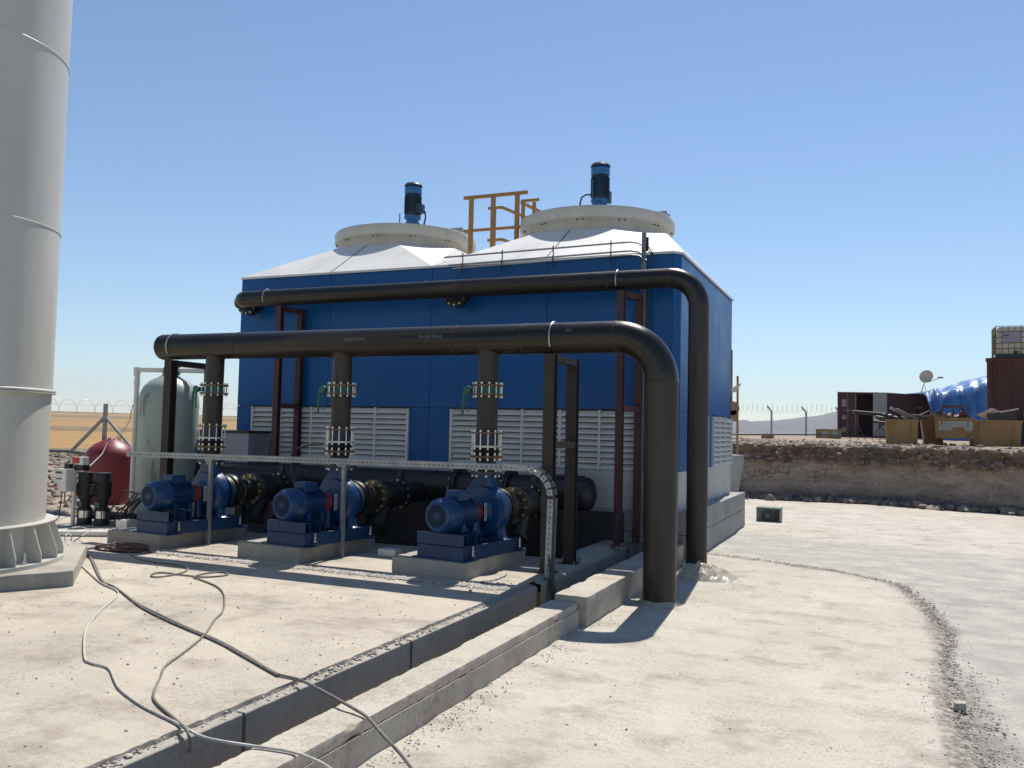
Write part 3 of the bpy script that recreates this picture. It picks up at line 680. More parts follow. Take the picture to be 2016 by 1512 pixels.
# access guard rail between the fan rings
g_ = thing('guard_rail', 'ochre yellow steel guard rail standing between the two white fan rings', 'railing', (-5.805, 12.245, 4.326)); g_.scale = (.907,) * 3
def RL(p, q, w=.05): return (p, q, w)
def put(b, name, mat, off): return b.build(name, mat, g_, False, M=Matrix.Translation(-Vector(off) + Vector((.12, 0, -.03))))
og = (-6.4, 13.5, 4.6)
b = MB(); b.beam((-6.95, 13.5, 5.80), (-5.72, 13.5, 5.80), .05, .055).beam((-6.93, 13.5, 5.20), (-5.85, 13.5, 5.20), .05, .045).beam((-6.85, 13.5, 4.66), (-6.35, 13.5, 4.66), .05, .05); put(b, 'rail', m_yel, og)
for x in (-6.80, -6.37, -5.91):
    b = MB(); b.box(x - .035, x + .035, 13.47, 13.53, 4.55, 5.775); put(b, 'post', m_yel, og)
b = MB(); b.beam((-7.45, 15.6, 6.18), (-7.15, 15.6, 6.18), .05, .05).beam((-7.15, 15.6, 6.18), (-6.9, 17.1, 6.18), .05, .05).beam((-7.45, 15.6, 5.52), (-7.13, 15.6, 5.52), .05, .05).beam((-7.13, 15.6, 5.52), (-6.9, 17.0, 5.5), .05, .05)
put(b, 'rail', m_yel, og)
for x, y, z in ((-7.32, 15.6, 6.16), (-6.98, 16.9, 6.14)):
    b = MB(); b.box(x - .035, x + .035, y - .03, y + .03, 4.6, z); put(b, 'post', m_yel, og)
b = MB(); b.beam((-6.72, 15.6, 6.27), (-6.34, 15.6, 6.27), .05, .05).beam((-6.72, 15.6, 6.24), (-6.6, 16.6, 6.24), .05, .05); put(b, 'rail', m_yel, og)
for x, y in ((-6.68, 15.6), (-6.46, 15.65)):
    b = MB(); b.box(x - .03, x + .03, y - .03, y + .03, 4.6, 6.24); put(b, 'post', m_yel, og)

# ------------------------------------------------------------------ big pipes
def arc(c, r, a0, a1, ux, uy, n=14):
    c = Vector(c); ux = Vector(ux); uy = Vector(uy)
    return [c + ux * (r * math.cos(a0 + (a1 - a0) * i / n)) + uy * (r * math.sin(a0 + (a1 - a0) * i / n)) for i in range(n + 1)]
HY, HZ, HR = 8.27, 2.605, .162
def pipework(name, label, Y, Z, r, xl, xv, er, zbase, welds, clamps, dome):
    t = thing(name, label, 'pipe', (xv, Y, zbase), 0, 'large black header pipes')
    o = Vector((xv, Y, zbase)); MI = Matrix.Translation(-o)
    xe = xv - er
    b = MB(); b.tube([(xl, Y, Z), (xe, Y, Z)], r, 48, cap=True)
    hdr = b.build('header_pipe', m_pipe, t, M=MI)
    if dome:
        b = MB(); b.lathe([(r, 0), (r * .97, .02), (r * .8, .05), (r * .45, .075), (.01, .085)], (xl, Y, Z), (-1, 0, 0), 48, False); b.build('end_cap', m_pipe, hdr, M=MI)
    b = MB(); b.tube(arc((xe, Y, Z - er), er, math.pi / 2, 0, (1, 0, 0), (0, 0, 1), 18), r, 48, False); b.build('elbow', m_pipe, t, M=MI)
    b = MB(); b.tube([(xv, Y, Z - er), (xv, Y, zbase)], r, 48, True); b.build('downpipe', m_pipev, t, M=MI)
    for x in welds + [xe]:
        b = MB(); pts = [(x + .006 * nz(a, x, 0, 3), Y + (r + .0005) * math.cos(a), Z + (r + .0005) * math.sin(a)) for a in [6.28318 * i / 40 for i in range(41)]]
        b.tube(pts, [.006 + .004 * nz(i * .7, x, 2) for i in range(41)], 6, False); b.build('weld_seam', m_rust, hdr, M=MI)
    b = MB(); pts = [(xv + (r + .0005) * math.cos(a), Y + (r + .0005) * math.sin(a), Z - er + .004 * nz(a, 1, 0, 3)) for a in [6.28318 * i / 40 for i in range(41)]]
    b.tube(pts, .006, 6, False); b.build('weld_seam', m_rust, hdr, M=MI)
    b = MB(); cz = zbase + (.012 if Y < 9 else .07)
    b.lathe([(r, .05), (r + .02, .045), (r + .05, .012), (r + .10, .0), (r + .12, -.03)], (xv, Y, cz), n=40, cap=False)
    for v in b.b.verts: v.co.x += .03 * nz(v.co.x, v.co.y, 1, 6); v.co.y += .03 * nz(v.co.x, v.co.y, 4, 6); v.co.z += .012 * nz(v.co.x, v.co.y, 7, 11)
    b.build('mortar_collar', m_pad, t, M=MI)
    for x in clamps:
        b = MB(); b.tube([(x, Y + (r + .008) * math.cos(a), Z + (r + .008) * math.sin(a)) for a in [R(-35) + R(250) * i / 30 for i in range(31)]], .008, 8); b.build('pipe_clamp', m_zinc, t, M=MI)
    return t, hdr, MI
h1, hd1, MI1 = pipework('header_pipe_run', 'thick black steel header pipe over the pumps bending down to the ground', HY, HZ, HR, -8.44, -1.955, .47, -.02, [-3.42, -4.22, -7.2], [-8.24, -3.09], True)
h2, hd2, MI2 = pipework('header_pipe_run', 'thinner black steel pipe crossing the upper tower wall and bending down', 10.40, 3.568, .126, -8.94, -2.015, .37, -.02, [-3.17, -5.8, -8.23], [-8.56, -3.04], False)
# upper header: elbow into the tower at the left end, branch in the middle
b = MB(); b.tube(arc((-8.94, 10.40 + .2, 3.568), .2, -math.pi / 2, -math.pi, (1, 0, 0), (0, 1, 0), 12), .126, 40, False); b.build('elbow', m_pipe, h2, M=MI2)
for x in (-9.14, -5.47):
    b = MB(); zc = 3.62
    b.cyl((x, 10.44, zc - .08), (x, 10.87, zc - .08), .11, n=32); br_ = b.build('branch', m_pipe, h2, M=MI2)
    for y in (10.60, 10.68): b = MB(); b.cyl((x, y, zc - .08), (x, y + .026, zc - .08), .19, n=32); b.build('flange', m_cast, br_, M=MI2)
    each_bolt((x, 10.60, zc - .08), (0, -1, 0), .162, 12, .013, .02, 0, 0, br_, MI2)
# risers
RX = [-7.59, -5.70, -3.84]
RN = ['leftmost', 'middle', 'rightmost']
def riser(x, i):
    t = thing('pump_riser', RN[i] + ' of the three vertical black pipes rising from the pumps to the header', 'pipe', (x, HY, 1.2), 0, 'vertical pump riser pipes')
    M = Matrix.Translation((-x, -HY, -1.2)); c = (x, HY)
    def B(): return MB()
    for za, zb in ((HZ - .09, 2.13), (2.0, 1.61)): b = B(); b.tube([(x, HY, za), (x, HY, zb)], .112, 36); b.build('pipe', m_pipev, t, M=M)
    b = B(); b.tube([(x + .118 * math.cos(a), HY + .118 * math.sin(a), HZ - math.sqrt(max(0, HR ** 2 - (.118 * math.sin(a)) ** 2)) - .002) for a in [6.28318 * k / 32 for k in range(33)]], .007, 6, False); b.build('weld_seam', m_rust, t, M=M)
    # butterfly valve
    b = B(); b.cyl((x, HY, 2.025), (x, HY, 2.105), .125, n=32); v = b.build('butterfly_valve', m_teal, t, M=M)
    for z in (2.105, 2.005): b = B(); b.cyl((x, HY, z), (x, HY, z + .018), .172, n=36); b.build('flange', m_rflange, v, M=M)
    each_bolt((x, HY, 2.123), (0, 0, 1), .152, 12, .0125, .022, 0.0, .118, v, M=M)
    b = B(); b.cyl((x - .12, HY - .02, 2.065), (x - .20, HY - .05, 2.065), .03, n=14); b.lathe([(.045, 0), (.045, .03), (.02, .04)], (x - .20, HY - .075, 2.065), (0, -1, 0), 16)
    b.tube([(x - .205, HY - .09, 2.07), (x - .235, HY - .10, 2.02), (x - .245, HY - .11, 1.78)], [.02, .017, .012], 8); b.tube([(x - .20, HY - .085, 2.05), (x - .205, HY - .09, 1.95), (x - .18, HY - .10, 1.83)], [.012, .010, .008], 8)
    b.build('lever', m_teal, v, M=M)
    # check valve and rubber joint
    b = B(); b.cyl((x, HY, 1.475), (x, HY, 1.60), .118, n=32); k = b.build('check_valve', m_navy, t, M=M)
    b = B(); b.cyl((x, HY, 1.60), (x, HY, 1.616), .172, n=36); b.build('flange', m_rflange, k, M=M)
    b = B(); b.cyl((x, HY, 1.455), (x, HY, 1.475), .176, n=36); b.build('flange', m_zinc, k, M=M)
    each_bolt((x, HY, 1.616), (0, 0, 1), .154, 12, .0125, .022, 0.0, .162, k, M=M)
    b = B(); b.lathe([(.11, 1.37), (.125, 1.385), (.14, 1.41), (.125, 1.44), (.115, 1.455)], (x, HY, 0), n=32); j = b.build('rubber_joint', m_black, t, M=M)
    b = B(); b.cyl((x, HY, 1.345), (x, HY, 1.37), .175, n=36); b.build('flange', m_rflange, j, M=M)
    each_bolt((x, HY, 1.37), (0, 0, 1), .152, 12, .0125, .03, 0.0, .026, j, M=M)
    b = B(); b.lathe([(.108, 1.345), (.108, 1.32), (.092, 1.22), (.092, 1.20)], (x, HY, 0), n=32); b.build('reducer', m_raw, t, M=M)
    return t
for i, x in enumerate(RX): riser(x, i)
# chalk writing on the header
def text_mesh(s, size, depth=.001):
    cu = bpy.data.curves.new('t', 'FONT'); cu.body = s; cu.size = size; cu.extrude = depth; cu.resolution_u = 3
    o = bpy.data.objects.new('t', cu); COL.objects.link(o); dg = bpy.context.evaluated_depsgraph_get(); me = bpy.data.meshes.new_from_object(o.evaluated_get(dg)); bpy.data.objects.remove(o); return me
def chalk(s, x, ang, size=.052, flip=False):
    me = text_mesh(s, size)
    for v in me.vertices:
        a = R(ang) + v.co.y / HR * (-1 if flip else 1); sx = -v.co.x if flip else v.co.x
        rr = HR + .0012 + v.co.z; v.co = (x + sx, HY - rr * math.cos(a), HZ + rr * math.sin(a))
    me.transform(MI1); link_mesh('chalk_writing', me, m_chalk, hd1, False)
chalk('20-100 72010', -4.62, 6); chalk('30-100 7ZNHD', -5.30, 14, .045, True); chalk('1220', -2.93, 18, .04)

# ------------------------------------------------------------------ supports under the headers
def channel(b, x, y, z0, z1, w, d, open_to=1):
    """upright U channel, web facing -x*open"""
    t = .009
    b.box(x - w / 2, x + w / 2, y - d / 2, y - d / 2 + t, z0, z1); b.box(x - w / 2, x + w / 2, y + d / 2 - t, y + d / 2, z0, z1)
    b.box(x - t / 2, x + t / 2, y - d / 2 + t, y + d / 2 - t, z0, z1)
def portal(name, label, cat, x, ya, yb, z0, zt, w, d, mat, mids, grp, sk=0):
    t = thing(name, label, cat, (x, (ya + yb) / 2, z0), 0, grp); M = Matrix.Translation((-x, -(ya + yb) / 2, -z0))
    x_ = x
    for y in (ya, yb):
        x = x_ + (sk if y == yb else 0); b = MB(); channel(b, x, y, z0 + .012, zt, w, d); l = b.build('leg', mat, t, False, M=M)
        b = MB(); b.box(x - w * .8, x + w * .8, y - d * .75, y + d * .75, z0, z0 + .012); b.build('base_plate', mat, l, False, M=M)
        b = MB()
        for sx in (-1, 1):
            for sy in (-1, 1): b.cyl((x + sx * w * .66, y + sy * d * .62, z0 + .012), (x + sx * w * .66, y + sy * d * .62, z0 + .035), .009, n=6)
        b.build('anchor_bolts', m_zinc, l, False, M=M)
    b = MB(); b.beam((x_, ya + d / 2, zt - .04), (x_ + sk, yb - d / 2, zt - .04), w, .071); b.build('top_beam', mat, t, False, M=M)
    for z in mids:
        b = MB(); b.beam((x_ + .012, ya + d / 2, z), (x_ + sk + .012, yb - d / 2, z), w * .8, .07); b.build('cross_brace', mat, t, False, M=M)
    return t
G1 = 'portal frames under the lower header pipe'; G2 = 'red primed portal frames under the upper header pipe'
portal('pipe_support', 'dark steel portal frame under the lower header beside the rightmost pump', 'pipe support', -3.115, 8.24, 8.94, .2, HZ - HR - .004, .115, .11, m_raw, [1.50], G1)
portal('pipe_support', 'dark steel portal frame under the lower header at its capped left end', 'pipe support', -8.28, 8.24, 8.94, .2, HZ - HR - .004, .115, .11, m_raw, [], G1)
portal('pipe_support', 'red primed steel frame under the upper pipe, near the right tower corner', 'pipe support', -2.99, 10.38, 10.80, .236, 3.568 - .130, .092, .083, m_prim, [1.945], G2, .13)
portal('pipe_support', 'red primed steel frame under the upper pipe, near the left tower end', 'pipe support', -8.31, 10.38, 10.80, -.75, 3.568 - .130, .092, .083, m_prim, [1.93], G2, .07)

# ------------------------------------------------------------------ pump pads and pumps
PN = ['leftmost pump', 'middle pump', 'rightmost pump']
for i, x in enumerate((-7.90, -5.965, -4.02)):
    b = MB(); M = Matrix.Translation((x, 8.12, 0)) @ Matrix.Rotation(R(-2), 4, 'Z')
    rough_block(b, -.42, .42, -.70, .70, .19, .362, .035, .012, i * 7, M)
    tag(b.build('pump_pad', m_pad, None, True, 30), 'low concrete pad under the ' + PN[i], 'concrete pad', 'concrete pump pads')
def make_pump():
    t = thing('water_pump', '', 'pump', (0, 0, .362), 0, 'blue centrifugal pumps'); z0 = .362
    M = MBOLT = Matrix.Translation((0, 0, -z0))
    def P(b, name, mat, parent=t, smooth=True, **k): return b.build(name, mat, parent, smooth, M=M, **k)
    # frame (local x 0 = shaft, y 0 = riser axis)
    b = MB()
    for s in (-1, 1): b.box(s * .245 - .03, s * .245 + .03, -.76, .30, z0, z0 + .14)
    b.box(-.275, .275, -.80, -.745, z0, z0 + .135); b.box(-.275, .275, .255, .31, z0, z0 + .135); b.box(-.215, .215, -.74, .25, z0 + .09, z0 + .1)
    b.box(-.33, .33, -.82, -.72, z0, z0 + .012); b.box(-.33, .33, .24, .33, z0, z0 + .012)
    P(b, 'base_frame', m_pumpd, smooth=False, bevel=.004)
    for y in (-.79, -.56):
        b = MB(); x0, x1 = -.29, .275; za, zb = z0 + .142, z0 + .255; q = .007
        b.box(x0, x1, y, y + .085, za, za + q); b.box(x0, x1, y, y + .085, zb - q, zb); b.box(x0, x1, y, y + q, za + q, zb - q); b.box(x0, x1, y + .085 - q, y + .085, za + q, zb - q)
        P(b, 'cross_tube', m_pumpd, smooth=False)
    for s in (-1, 1):
        for y in (-.66, .23):
            b = MB(); b.box(s * .30 - .025, s * .30 + .025, y - .03, y + .03, z0, z0 + .045); lb = P(b, 'foot_lug', m_pumpd, smooth=False)
            b = MB(); b.cyl((s * .30, y, z0 + .04), (s * .30, y, z0 + .14), .008, n=8); b.cyl((s * .30, y, z0 + .045), (s * .30, y, z0 + .062), .017, n=6); b.cyl((s * .30, y, z0 + .085), (s * .30, y, z0 + .10), .015, n=6); P(b, 'anchor_bolt', m_zinc, lb)
    zs = .79
    # motor
    b = MB(); b.lathe([(.13, -.66), (.146, -.65), (.146, -.34), (.13, -.33), (.10, -.32)], (0, 0, zs), (0, 1, 0), 40)
    for k in range(44):
        a = 6.28318 * k / 44
        b.box(.143, .163, -.645, -.345, -.0028, .0028, Matrix.Translation((0, 0, zs)) @ Matrix.Rotation(a, 4, 'Y'))
    for s in (-1, 1): b.box(s * .11 - .03, s * .11 + .03, -.62, -.56, z0 + .255, zs - .09); b.box(s * .11 - .03, s * .11 + .03, -.42, -.36, z0 + .255, zs - .09)
    mot = P(b, 'motor', m_pump)
    b = MB(); b.lathe([(.110, -.865), (.122, -.87), (.145, -.858), (.172, -.80), (.175, -.79), (.175, -.655), (.168, -.65), (.168, -.79), (.14, -.845), (.112, -.858)], (0, 0, zs), (0, 1, 0), 40, False); fc = P(b, 'fan_cover', m_pump, mot)
    b = MB(); b.cyl((0, -.856, zs), (0, -.85, zs), .114, n=32); P(b, 'grille_back', m_dark, mot)
    b = MB()
    for k in range(30):
        a = 6.28318 * k / 30; b.box(.018, .113, -.866, -.860, -.0022, .0022, Matrix.Translation((0, 0, zs)) @ Matrix.Rotation(a, 4, 'Y'))
    for r in (.035, .07, .095): b.tube([(r * math.cos(a), -.863, zs + r * math.sin(a)) for a in [6.28318 * k / 24 for k in range(25)]], .0025, 5, False)
    b.cyl((0, -.868, zs), (0, -.856, zs), .02, n=16); P(b, 'fan_grille', m_pumpd, mot)
    b = MB(); b.box(-.075, .085, -.62, -.43, zs + .13, zs + .235); b.box(-.08, .09, -.625, -.425, zs + .215, zs + .222); P(b, 'terminal_box', m_pump, mot, False, bevel=.01)
    # guard
    b = MB(); b.lathe([(.10, -.325), (.108, -.32), (.108, -.215), (.09, -.21)], (0, 0, zs), (0, 1, 0), 32); cg = P(b, 'coupling_guard', m_red)
    b = MB()
    for k in range(9):
        a = R(-60 + 15 * k); b.box(.1085, .110, -.305, -.235, -.006, .006, Matrix.Translation((0, 0, zs)) @ Matrix.Rotation(a, 4, 'Y'))
    P(b, 'guard_slots', m_slot, cg)
    # bearing housing and casing
    b = MB(); b.lathe([(.07, -.22), (.085, -.215), (.085, -.15), (.10, -.13), (.16, -.105), (.19, -.10), (.19, -.08)], (0, 0, zs), (0, 1, 0), 36)
    b.loft([((0, -.17, zs - .07), .04, .05), ((0, -.17, z0 + .14), .07, .06)], 16); bh = P(b, 'bearing_housing', m_pump)
    b = MB(); b.box(.072, .076, -.16, -.115, zs - .09, zs + .09, Matrix.Translation((.035, -.02, 0)) ); P(b, 'name_plate', m_plate, bh, False)
    b = MB()
    for k in range(7): b.box(.1115, .1125, -.170, -.145, zs - .072 + k * .021, zs - .062 + k * .021)
    P(b, 'plate_lettering', m_screen, bh, False)
    b = MB(); b.lathe([(.20, -.105), (.25, -.10), (.275, -.065), (.283, 0), (.275, .065), (.22, .105), (.15, .125)], (0, 0, zs), (0, 1, 0), 48)
    b.loft([((-.01, 0, zs - .02), .278, .09), ((-.022, 0, zs + .10), .262, .088), ((-.026, 0, zs + .18), .222, .086), ((-.02, 0, zs + .25), .172, .086), ((-.008, 0, zs + .32), .125, .09), ((0, 0, zs + .375), .105, .10)], 40, 2.3)
    b.loft([((.0, .02, zs - .1), .22, .07), ((0, .02, zs - .24), .24, .07), ((0, .02, z0 + .155), .25, .08), ((0, .02, z0 + .142), .27, .085)], 28, 4)
    b.lathe([(.15, .10), (.125, .13), (.12, .17), (.13, .18)], (0, 0, zs), (0, 1, 0), 36)
    cas = P(b, 'pump_casing', m_pump)
    b = MB(); b.cyl((-.15, -.02, zs + .215), (-.185, -.02, zs + .25), .02, n=8); P(b, 'lifting_plug', m_pump, cas)
    b = MB(); b.cyl((0, 0, 1.165), (0, 0, 1.19), .165, n=36); fl = P(b, 'discharge_flange', m_pump)
    b = MB(); b.cyl((0, 0, 1.19), (0, 0, 1.203), .163, n=36); P(b, 'counter_flange', m_rflange, fl)
    each_bolt((0, 0, 1.203), (0, 0, 1), .14, 8, .013, .02, .2, .04, fl, M=MBOLT)
    b = MB(); b.cyl((0, .18, zs), (0, .205, zs), .20, n=40); sf = P(b, 'suction_flange', m_pump)
    return t
proto = make_pump()
pumps = []
for i in range(3):
    o = proto if i == 2 else copy_tree(proto)
    o.location = (RX[i], HY, .362); o.rotation_euler = (0, 0, R(-8))
    o['label'] = 'blue motor driven water pump with red coupling guard, ' + ['leftmost of three', 'between the other two pumps', 'nearest the right pipe support'][i]
# suction lines with valve, spool and strainer, one each
def make_suction():
    t = thing('suction_line', '', 'pipe', (0, 0, 0), 0, 'black suction lines behind the pumps'); zs = .79; MBOLT = None
    def P(b, name, mat, parent=t, smooth=True, **k): return b.build(name, mat, parent, smooth, **k)
    b = MB(); b.cyl((0, .215, zs), (0, .24, zs), .205, n=40); f = P(b, 'flange', m_gold)
    each_bolt((0, .215, zs), (0, -1, 0), .178, 12, .0145, .02, .1, 0, f, M=MBOLT); each_bolt((0, .32, zs), (0, 1, 0), .178, 12, .0145, .02, .1, 0, f, M=MBOLT)
    b = MB(); b.lathe([(.14, .24), (.17, .25), (.17, .28), (.14, .285), (.205, .29), (.205, .31), (.215, .345), (.205, .38), (.14, .385)], (0, 0, zs), (0, 1, 0), 40); P(b, 'rubber_joint', m_cast)
    b = MB(); b.cyl((0, .385, zs), (0, .41, zs), .205, n=40); g = P(b, 'flange', m_gold)
    b = MB(); b.cyl((0, .41, zs), (0, .72, zs), .137, n=40); sp = P(b, 'spool_pipe', m_pipe)
    b = MB(); b.tube([(.1385 * math.cos(a), .5, zs + .1385 * math.sin(a)) for a in [6.28318 * k / 30 for k in range(31)]], .005, 6, False); P(b, 'strap', m_zinc, sp)
    b = MB(); b.cyl((0, .755, zs), (0, .785, zs), .205, n=40); P(b, 'flange', m_gold); b = MB(); b.cyl((0, .72, zs), (0, .75, zs), .205, n=40); g = P(b, 'flange', m_gold)
    each_bolt((0, .72, zs), (0, -1, 0), .178, 12, .016, .022, .1, 0, g, M=MBOLT)
    # strainer body with inclined basket
    b = MB(); b.lathe([(.14, .785), (.16, .82), (.185, .95), (.185, 1.12), (.15, 1.28), (.14, 1.30)], (0, 0, zs), (0, 1, 0), 36)
    b.cyl((0, 1.02, zs), (.0, .80, zs - .36), .13, n=28); st = P(b, 'strainer', m_cast)
    d = Vector((0, -.22, -.36)).normalized(); c = Vector((0, .80, zs - .36))
    b = MB(); b.cyl(c, c + d * .03, .175, n=32); b.bolts(c + d * .03, d, .15, 8, .014, .02); P(b, 'strainer_cover', m_cast, st)
    b = MB(); b.cyl((0, 1.30, zs), (0, 1.33, zs), .205, n=40); g = P(b, 'flange', m_cast)
    each_bolt((0, 1.30, zs), (0, -1, 0), .178, 12, .014, .022, .1, 0, g, M=MBOLT)
    b = MB(); b.cyl((0, 1.34, zs), (0, 1.42, zs), .185, n=36); b.box(-.03, .03, 1.355, 1.41, zs + .15, zs + .30); v = P(b, 'isolating_valve', m_green)
    b = MB(); b.cyl((0, 1.43, zs), (0, 1.90, zs), .137, n=36); P(b, 'manifold_branch', m_pipe)
    for y in (.58, .66):
        pass
    b = MB(); b.box(-.055, .055, .52, .53, -.7, .60).box(-.055, .055, .61, .62, -.7, .60).box(-.005, .005, .53, .61, -.7, .60); b.box(-.10, .10, .49, .65, .60, .612); b.box(-.10, -.09, .49, .65, .612, .68); b.box(.09, .10, .49, .65, .612, .68); P(b, 'leg', m_raw, t, False)
    return t
sp0 = make_suction()
for i in range(3):
    o = sp0 if i == 2 else copy_tree(sp0)
    o.location = (RX[i], HY, 0)
    o['label'] = 'black flanged suction line with strainer behind the ' + PN[i]
t = thing('manifold_pipe', 'large dark horizontal manifold pipe with domed end behind the pumps', 'pipe', (-6, 10.3, -.8))
MM = Matrix.Translation((6, -10.3, .8))
b = MB(); b.tube([(-10.2, 10.3, .86), (-3.37, 10.3, .86)], .212, 40); b.build('pipe', m_cast, t, M=MM)
b = MB(); b.lathe([(.212, 0), (.205, .03), (.17, .07), (.10, .10), (.01, .115)], (-3.37, 10.3, .86), (1, 0, 0), 40, False); b.build('end_cap', m_cast, t, M=MM)
b = MB(); b.box(-3.85, -3.42, 10.24, 10.36, 1.068, 1.085); b.bolts((-3.6, 10.3, 1.085), (0, 0, 1), .09, 6, .01, .015); b.build('blank_flange', m_cast, t, M=MM)
for x in (-9.2, -4.35, -3.65, -6.6):
    b = MB(); b.box(x - .05, x + .05, 10.24, 10.36, -.8, .67); b.build('leg', m_raw, t, False, M=MM)
for x in (-7.0, -5.2, -4.45):
    for e in (0, .04): b = MB(); b.cyl((x + e, 10.3, .86), (x + e + .03, 10.3, .86), .27, n=40); f = b.build('flange', m_cast, t, M=MM)
    each_bolt((x, 10.3, .86), (-1, 0, 0), .245, 12, .014, .02, 0, 0, f, MM)
b = MB(); b.box(-9.9, -3.05, 10.85, 10.874, -.75, .60); m_wallshade = pm('wall_shade_dark', (.045, .04, .036), (.03, .027, .025), 2, .8)
tag(b.build('wall_shade_panel', m_wallshade, None, False), 'dark panel standing in for the shade on the plinth wall behind the pumps', 'panel')  # added dark sheet: shade on the plinth front put into colour
# pit behind the pump slab
b = MB(); b.box(-10.2, -3.3, 9.2, 10.88, -1.0, -.75); struct(b.build('pit_floor', m_plinth, None, False))
b = MB(); b.box(-14.5, -10.2, 9.2, 12.6, -.9, .06); struct(b.build('earth_shelf', m_land, None, False))
# rough joint line across the slab in front of the pads
b = MB()
for k in range(4600):
    x = random.uniform(-8.0, -3.12); y = 7.22 + random.gauss(0, .045) - .012 * (x + 5.5)
    b.rock((x, y, .203 + .012 * max(0, nz(x, 1, 2, 3))), random.uniform(.005, .019), .7)
for k in range(160):
    a = random.uniform(-3.5, -3.1); b.rock((a, random.gauss(7.3, .12), .2), random.uniform(.006, .02), .7)
for k in range(420):
    y = random.uniform(1.5, 7.5); b.rock((SX + random.uniform(-.02, .055), y, .178 + random.uniform(-.005, .012)), random.uniform(.003, .009) * (1.8 if nz(0, y, 2, 1.2) > .2 else 1), .7)
struct(b.build('mortar_crumbs', m_clod, None, True, 60), 'stuff')

b = MB(); b.tube([(-5.86, 8.16, 1.43), (-6.0, 8.12, 1.425), (-6.16, 8.1, 1.38), (-6.24, 8.1, 1.30), (-6.25, 8.12, 1.1), (-6.22, 8.2, .8), (-6.12, 8.3, .45)], .011, 8); tag(b.build('drain_hose', m_cabb), 'short black hose curving from the middle riser down behind the cable tray', 'hose')
# ------------------------------------------------------------------ cable tray, struts, conduits
t = thing('cable_tray', 'galvanised perforated cable tray running in front of the pumps and down', 'cable tray', (-6, 8.12, .2)); MT = Matrix.Translation((6, -8.12, -.2))
def tray_profile(path, side0, side1, h=.062, q=.003):
    pass
b = MB(); TZ = 1.235; y0, y1 = 7.96, 8.08
pts = [(-8.67, 1.205), (-3.30, 1.235)]
def seg(b, p, q):       # p, q in (x, z); rails at y0 and y1, floor between (inner side is the lower left)
    d = Vector((q[0] - p[0], 0, q[1] - p[1])); d.normalize(); n = Vector((-d.z, 0, d.x))
    for y in (y0, y1):
        V = []
        for e in (p, q):
            e = Vector((e[0], y, e[1])); V += [e, e + n * .062]
        dy = Vector((0, .003, 0)); v = [b.b.verts.new(k) for k in (V[0], V[2], V[3], V[1])]; u = [b.b.verts.new(k + dy) for k in (V[0], V[2], V[3], V[1])]
        b.b.faces.new(v); b.b.faces.new(u[::-1])
        for i in range(4): b.b.faces.new((v[i], v[(i + 1) % 4], u[(i + 1) % 4], u[i]))
    P0 = Vector((p[0], y0, p[1])); P1 = Vector((q[0], y0, q[1])); w_ = Vector((0, y1 - y0, 0)); v = [b.b.verts.new(k) for k in (P0, P1, P1 + w_, P0 + w_)]; b.b.faces.new(v)
seg(b, *pts)
bend = [(-3.30, 1.235)] + [(-3.27 + .25 * math.sin(R(a)), .985 + .25 * math.cos(R(a))) for a in (8, 24, 40, 56, 72, 88)]
for a, c in zip(bend, bend[1:]):
    a2 = (a[0] + (c[0] - a[0]) * .06, a[1] + (c[1] - a[1]) * .06); c2 = (a[0] + (c[0] - a[0]) * .94, a[1] + (c[1] - a[1]) * .94); seg(b, a2, c2)
seg(b, (-3.018, .97), (-3.035, .20))
b.build('tray_body', m_galv, t, False, M=MT)
b = MB(); x = -8.6
while x < -3.34:
    z = 1.205 + (x + 8.67) / 5.31 * .03 + .03
    for y in (y0 - .0012, y1 - .0012): b.box(x, x + .022, y, y + .001, z - .005, z + .005)
    x += .055
z = .93
while z > .25:
    for y in (y0 - .0012,): b.box(-3.018 + .028 - (.97 - z) * .022, -3.018 + .038 - (.97 - z) * .022, y, y + .001, z, z + .024)
    z -= .052
for a in (24, 40, 56, 72, 88):
    c = (-3.27 + .275 * math.sin(R(a - 8)), .985 + .275 * math.cos(R(a - 8))); b.beam((c[0] - .01 * math.cos(R(a - 8)), y0 - .001, c[1] + .01 * math.sin(R(a - 8))), (c[0] + .01 * math.cos(R(a - 8)), y0 - .001, c[1] - .01 * math.sin(R(a - 8))), .001, .008)
b.build('slots', m_slot, t, False, M=MT)
for x in (-7.36, -5.46):
    b = MB(); zt = 1.205 + (x + 8.67) / 5.31 * .03
    b.box(x - .021, x + .021, 8.0, 8.004, .2, zt - .03); b.box(x - .021, x - .017, 8.004, 8.04, .2, zt - .03); b.box(x + .017, x + .021, 8.004, 8.04, .2, zt - .03); b.box(x - .05, x + .05, 7.97, 8.07, zt - .03, zt - .004)
    b.build('strut', m_galv, t, False, M=MT)
b = MB()
for k in range(6):
    y = 7.975 + .018 * k
    b.tube([(-8.6, y, 1.225), (-6, y, 1.24), (-3.34, y, 1.258), (-3.19, y, 1.24), (-3.05, y, 1.16), (-2.985, y, .98), (-2.985, y, .6), (-2.99, y, .45), (-2.975, y - .03, .30), (-2.93, y - .09, .12), (-2.9 + .012 * k, y - .12, -.1), (-2.87 + .012 * k, y - .14, -.4)], .0098, 7)
tag(b.build('power_cables', m_cabb), 'bundle of black power cables dropping from the tray into the trench', 'cables')
t = thing('cable_support', 'tall galvanised strut with three conduits clipped across the right tower front', 'cable support', (-2.812, 10.81, .335)); t.scale = (.907,) * 3; MS = Matrix.Translation((3.1, -11.93, -.2))
b = MB(); x = -3.10; b.box(x - .03, x + .03, 11.92, 11.924, -.4, 4.53); b.box(x - .03, x - .026, 11.88, 11.92, -.4, 4.53); b.box(x + .026, x + .03, 11.88, 11.92, -.4, 4.53); b.build('strut', m_galv, t, False, M=MS)
b = MB(); z = .3
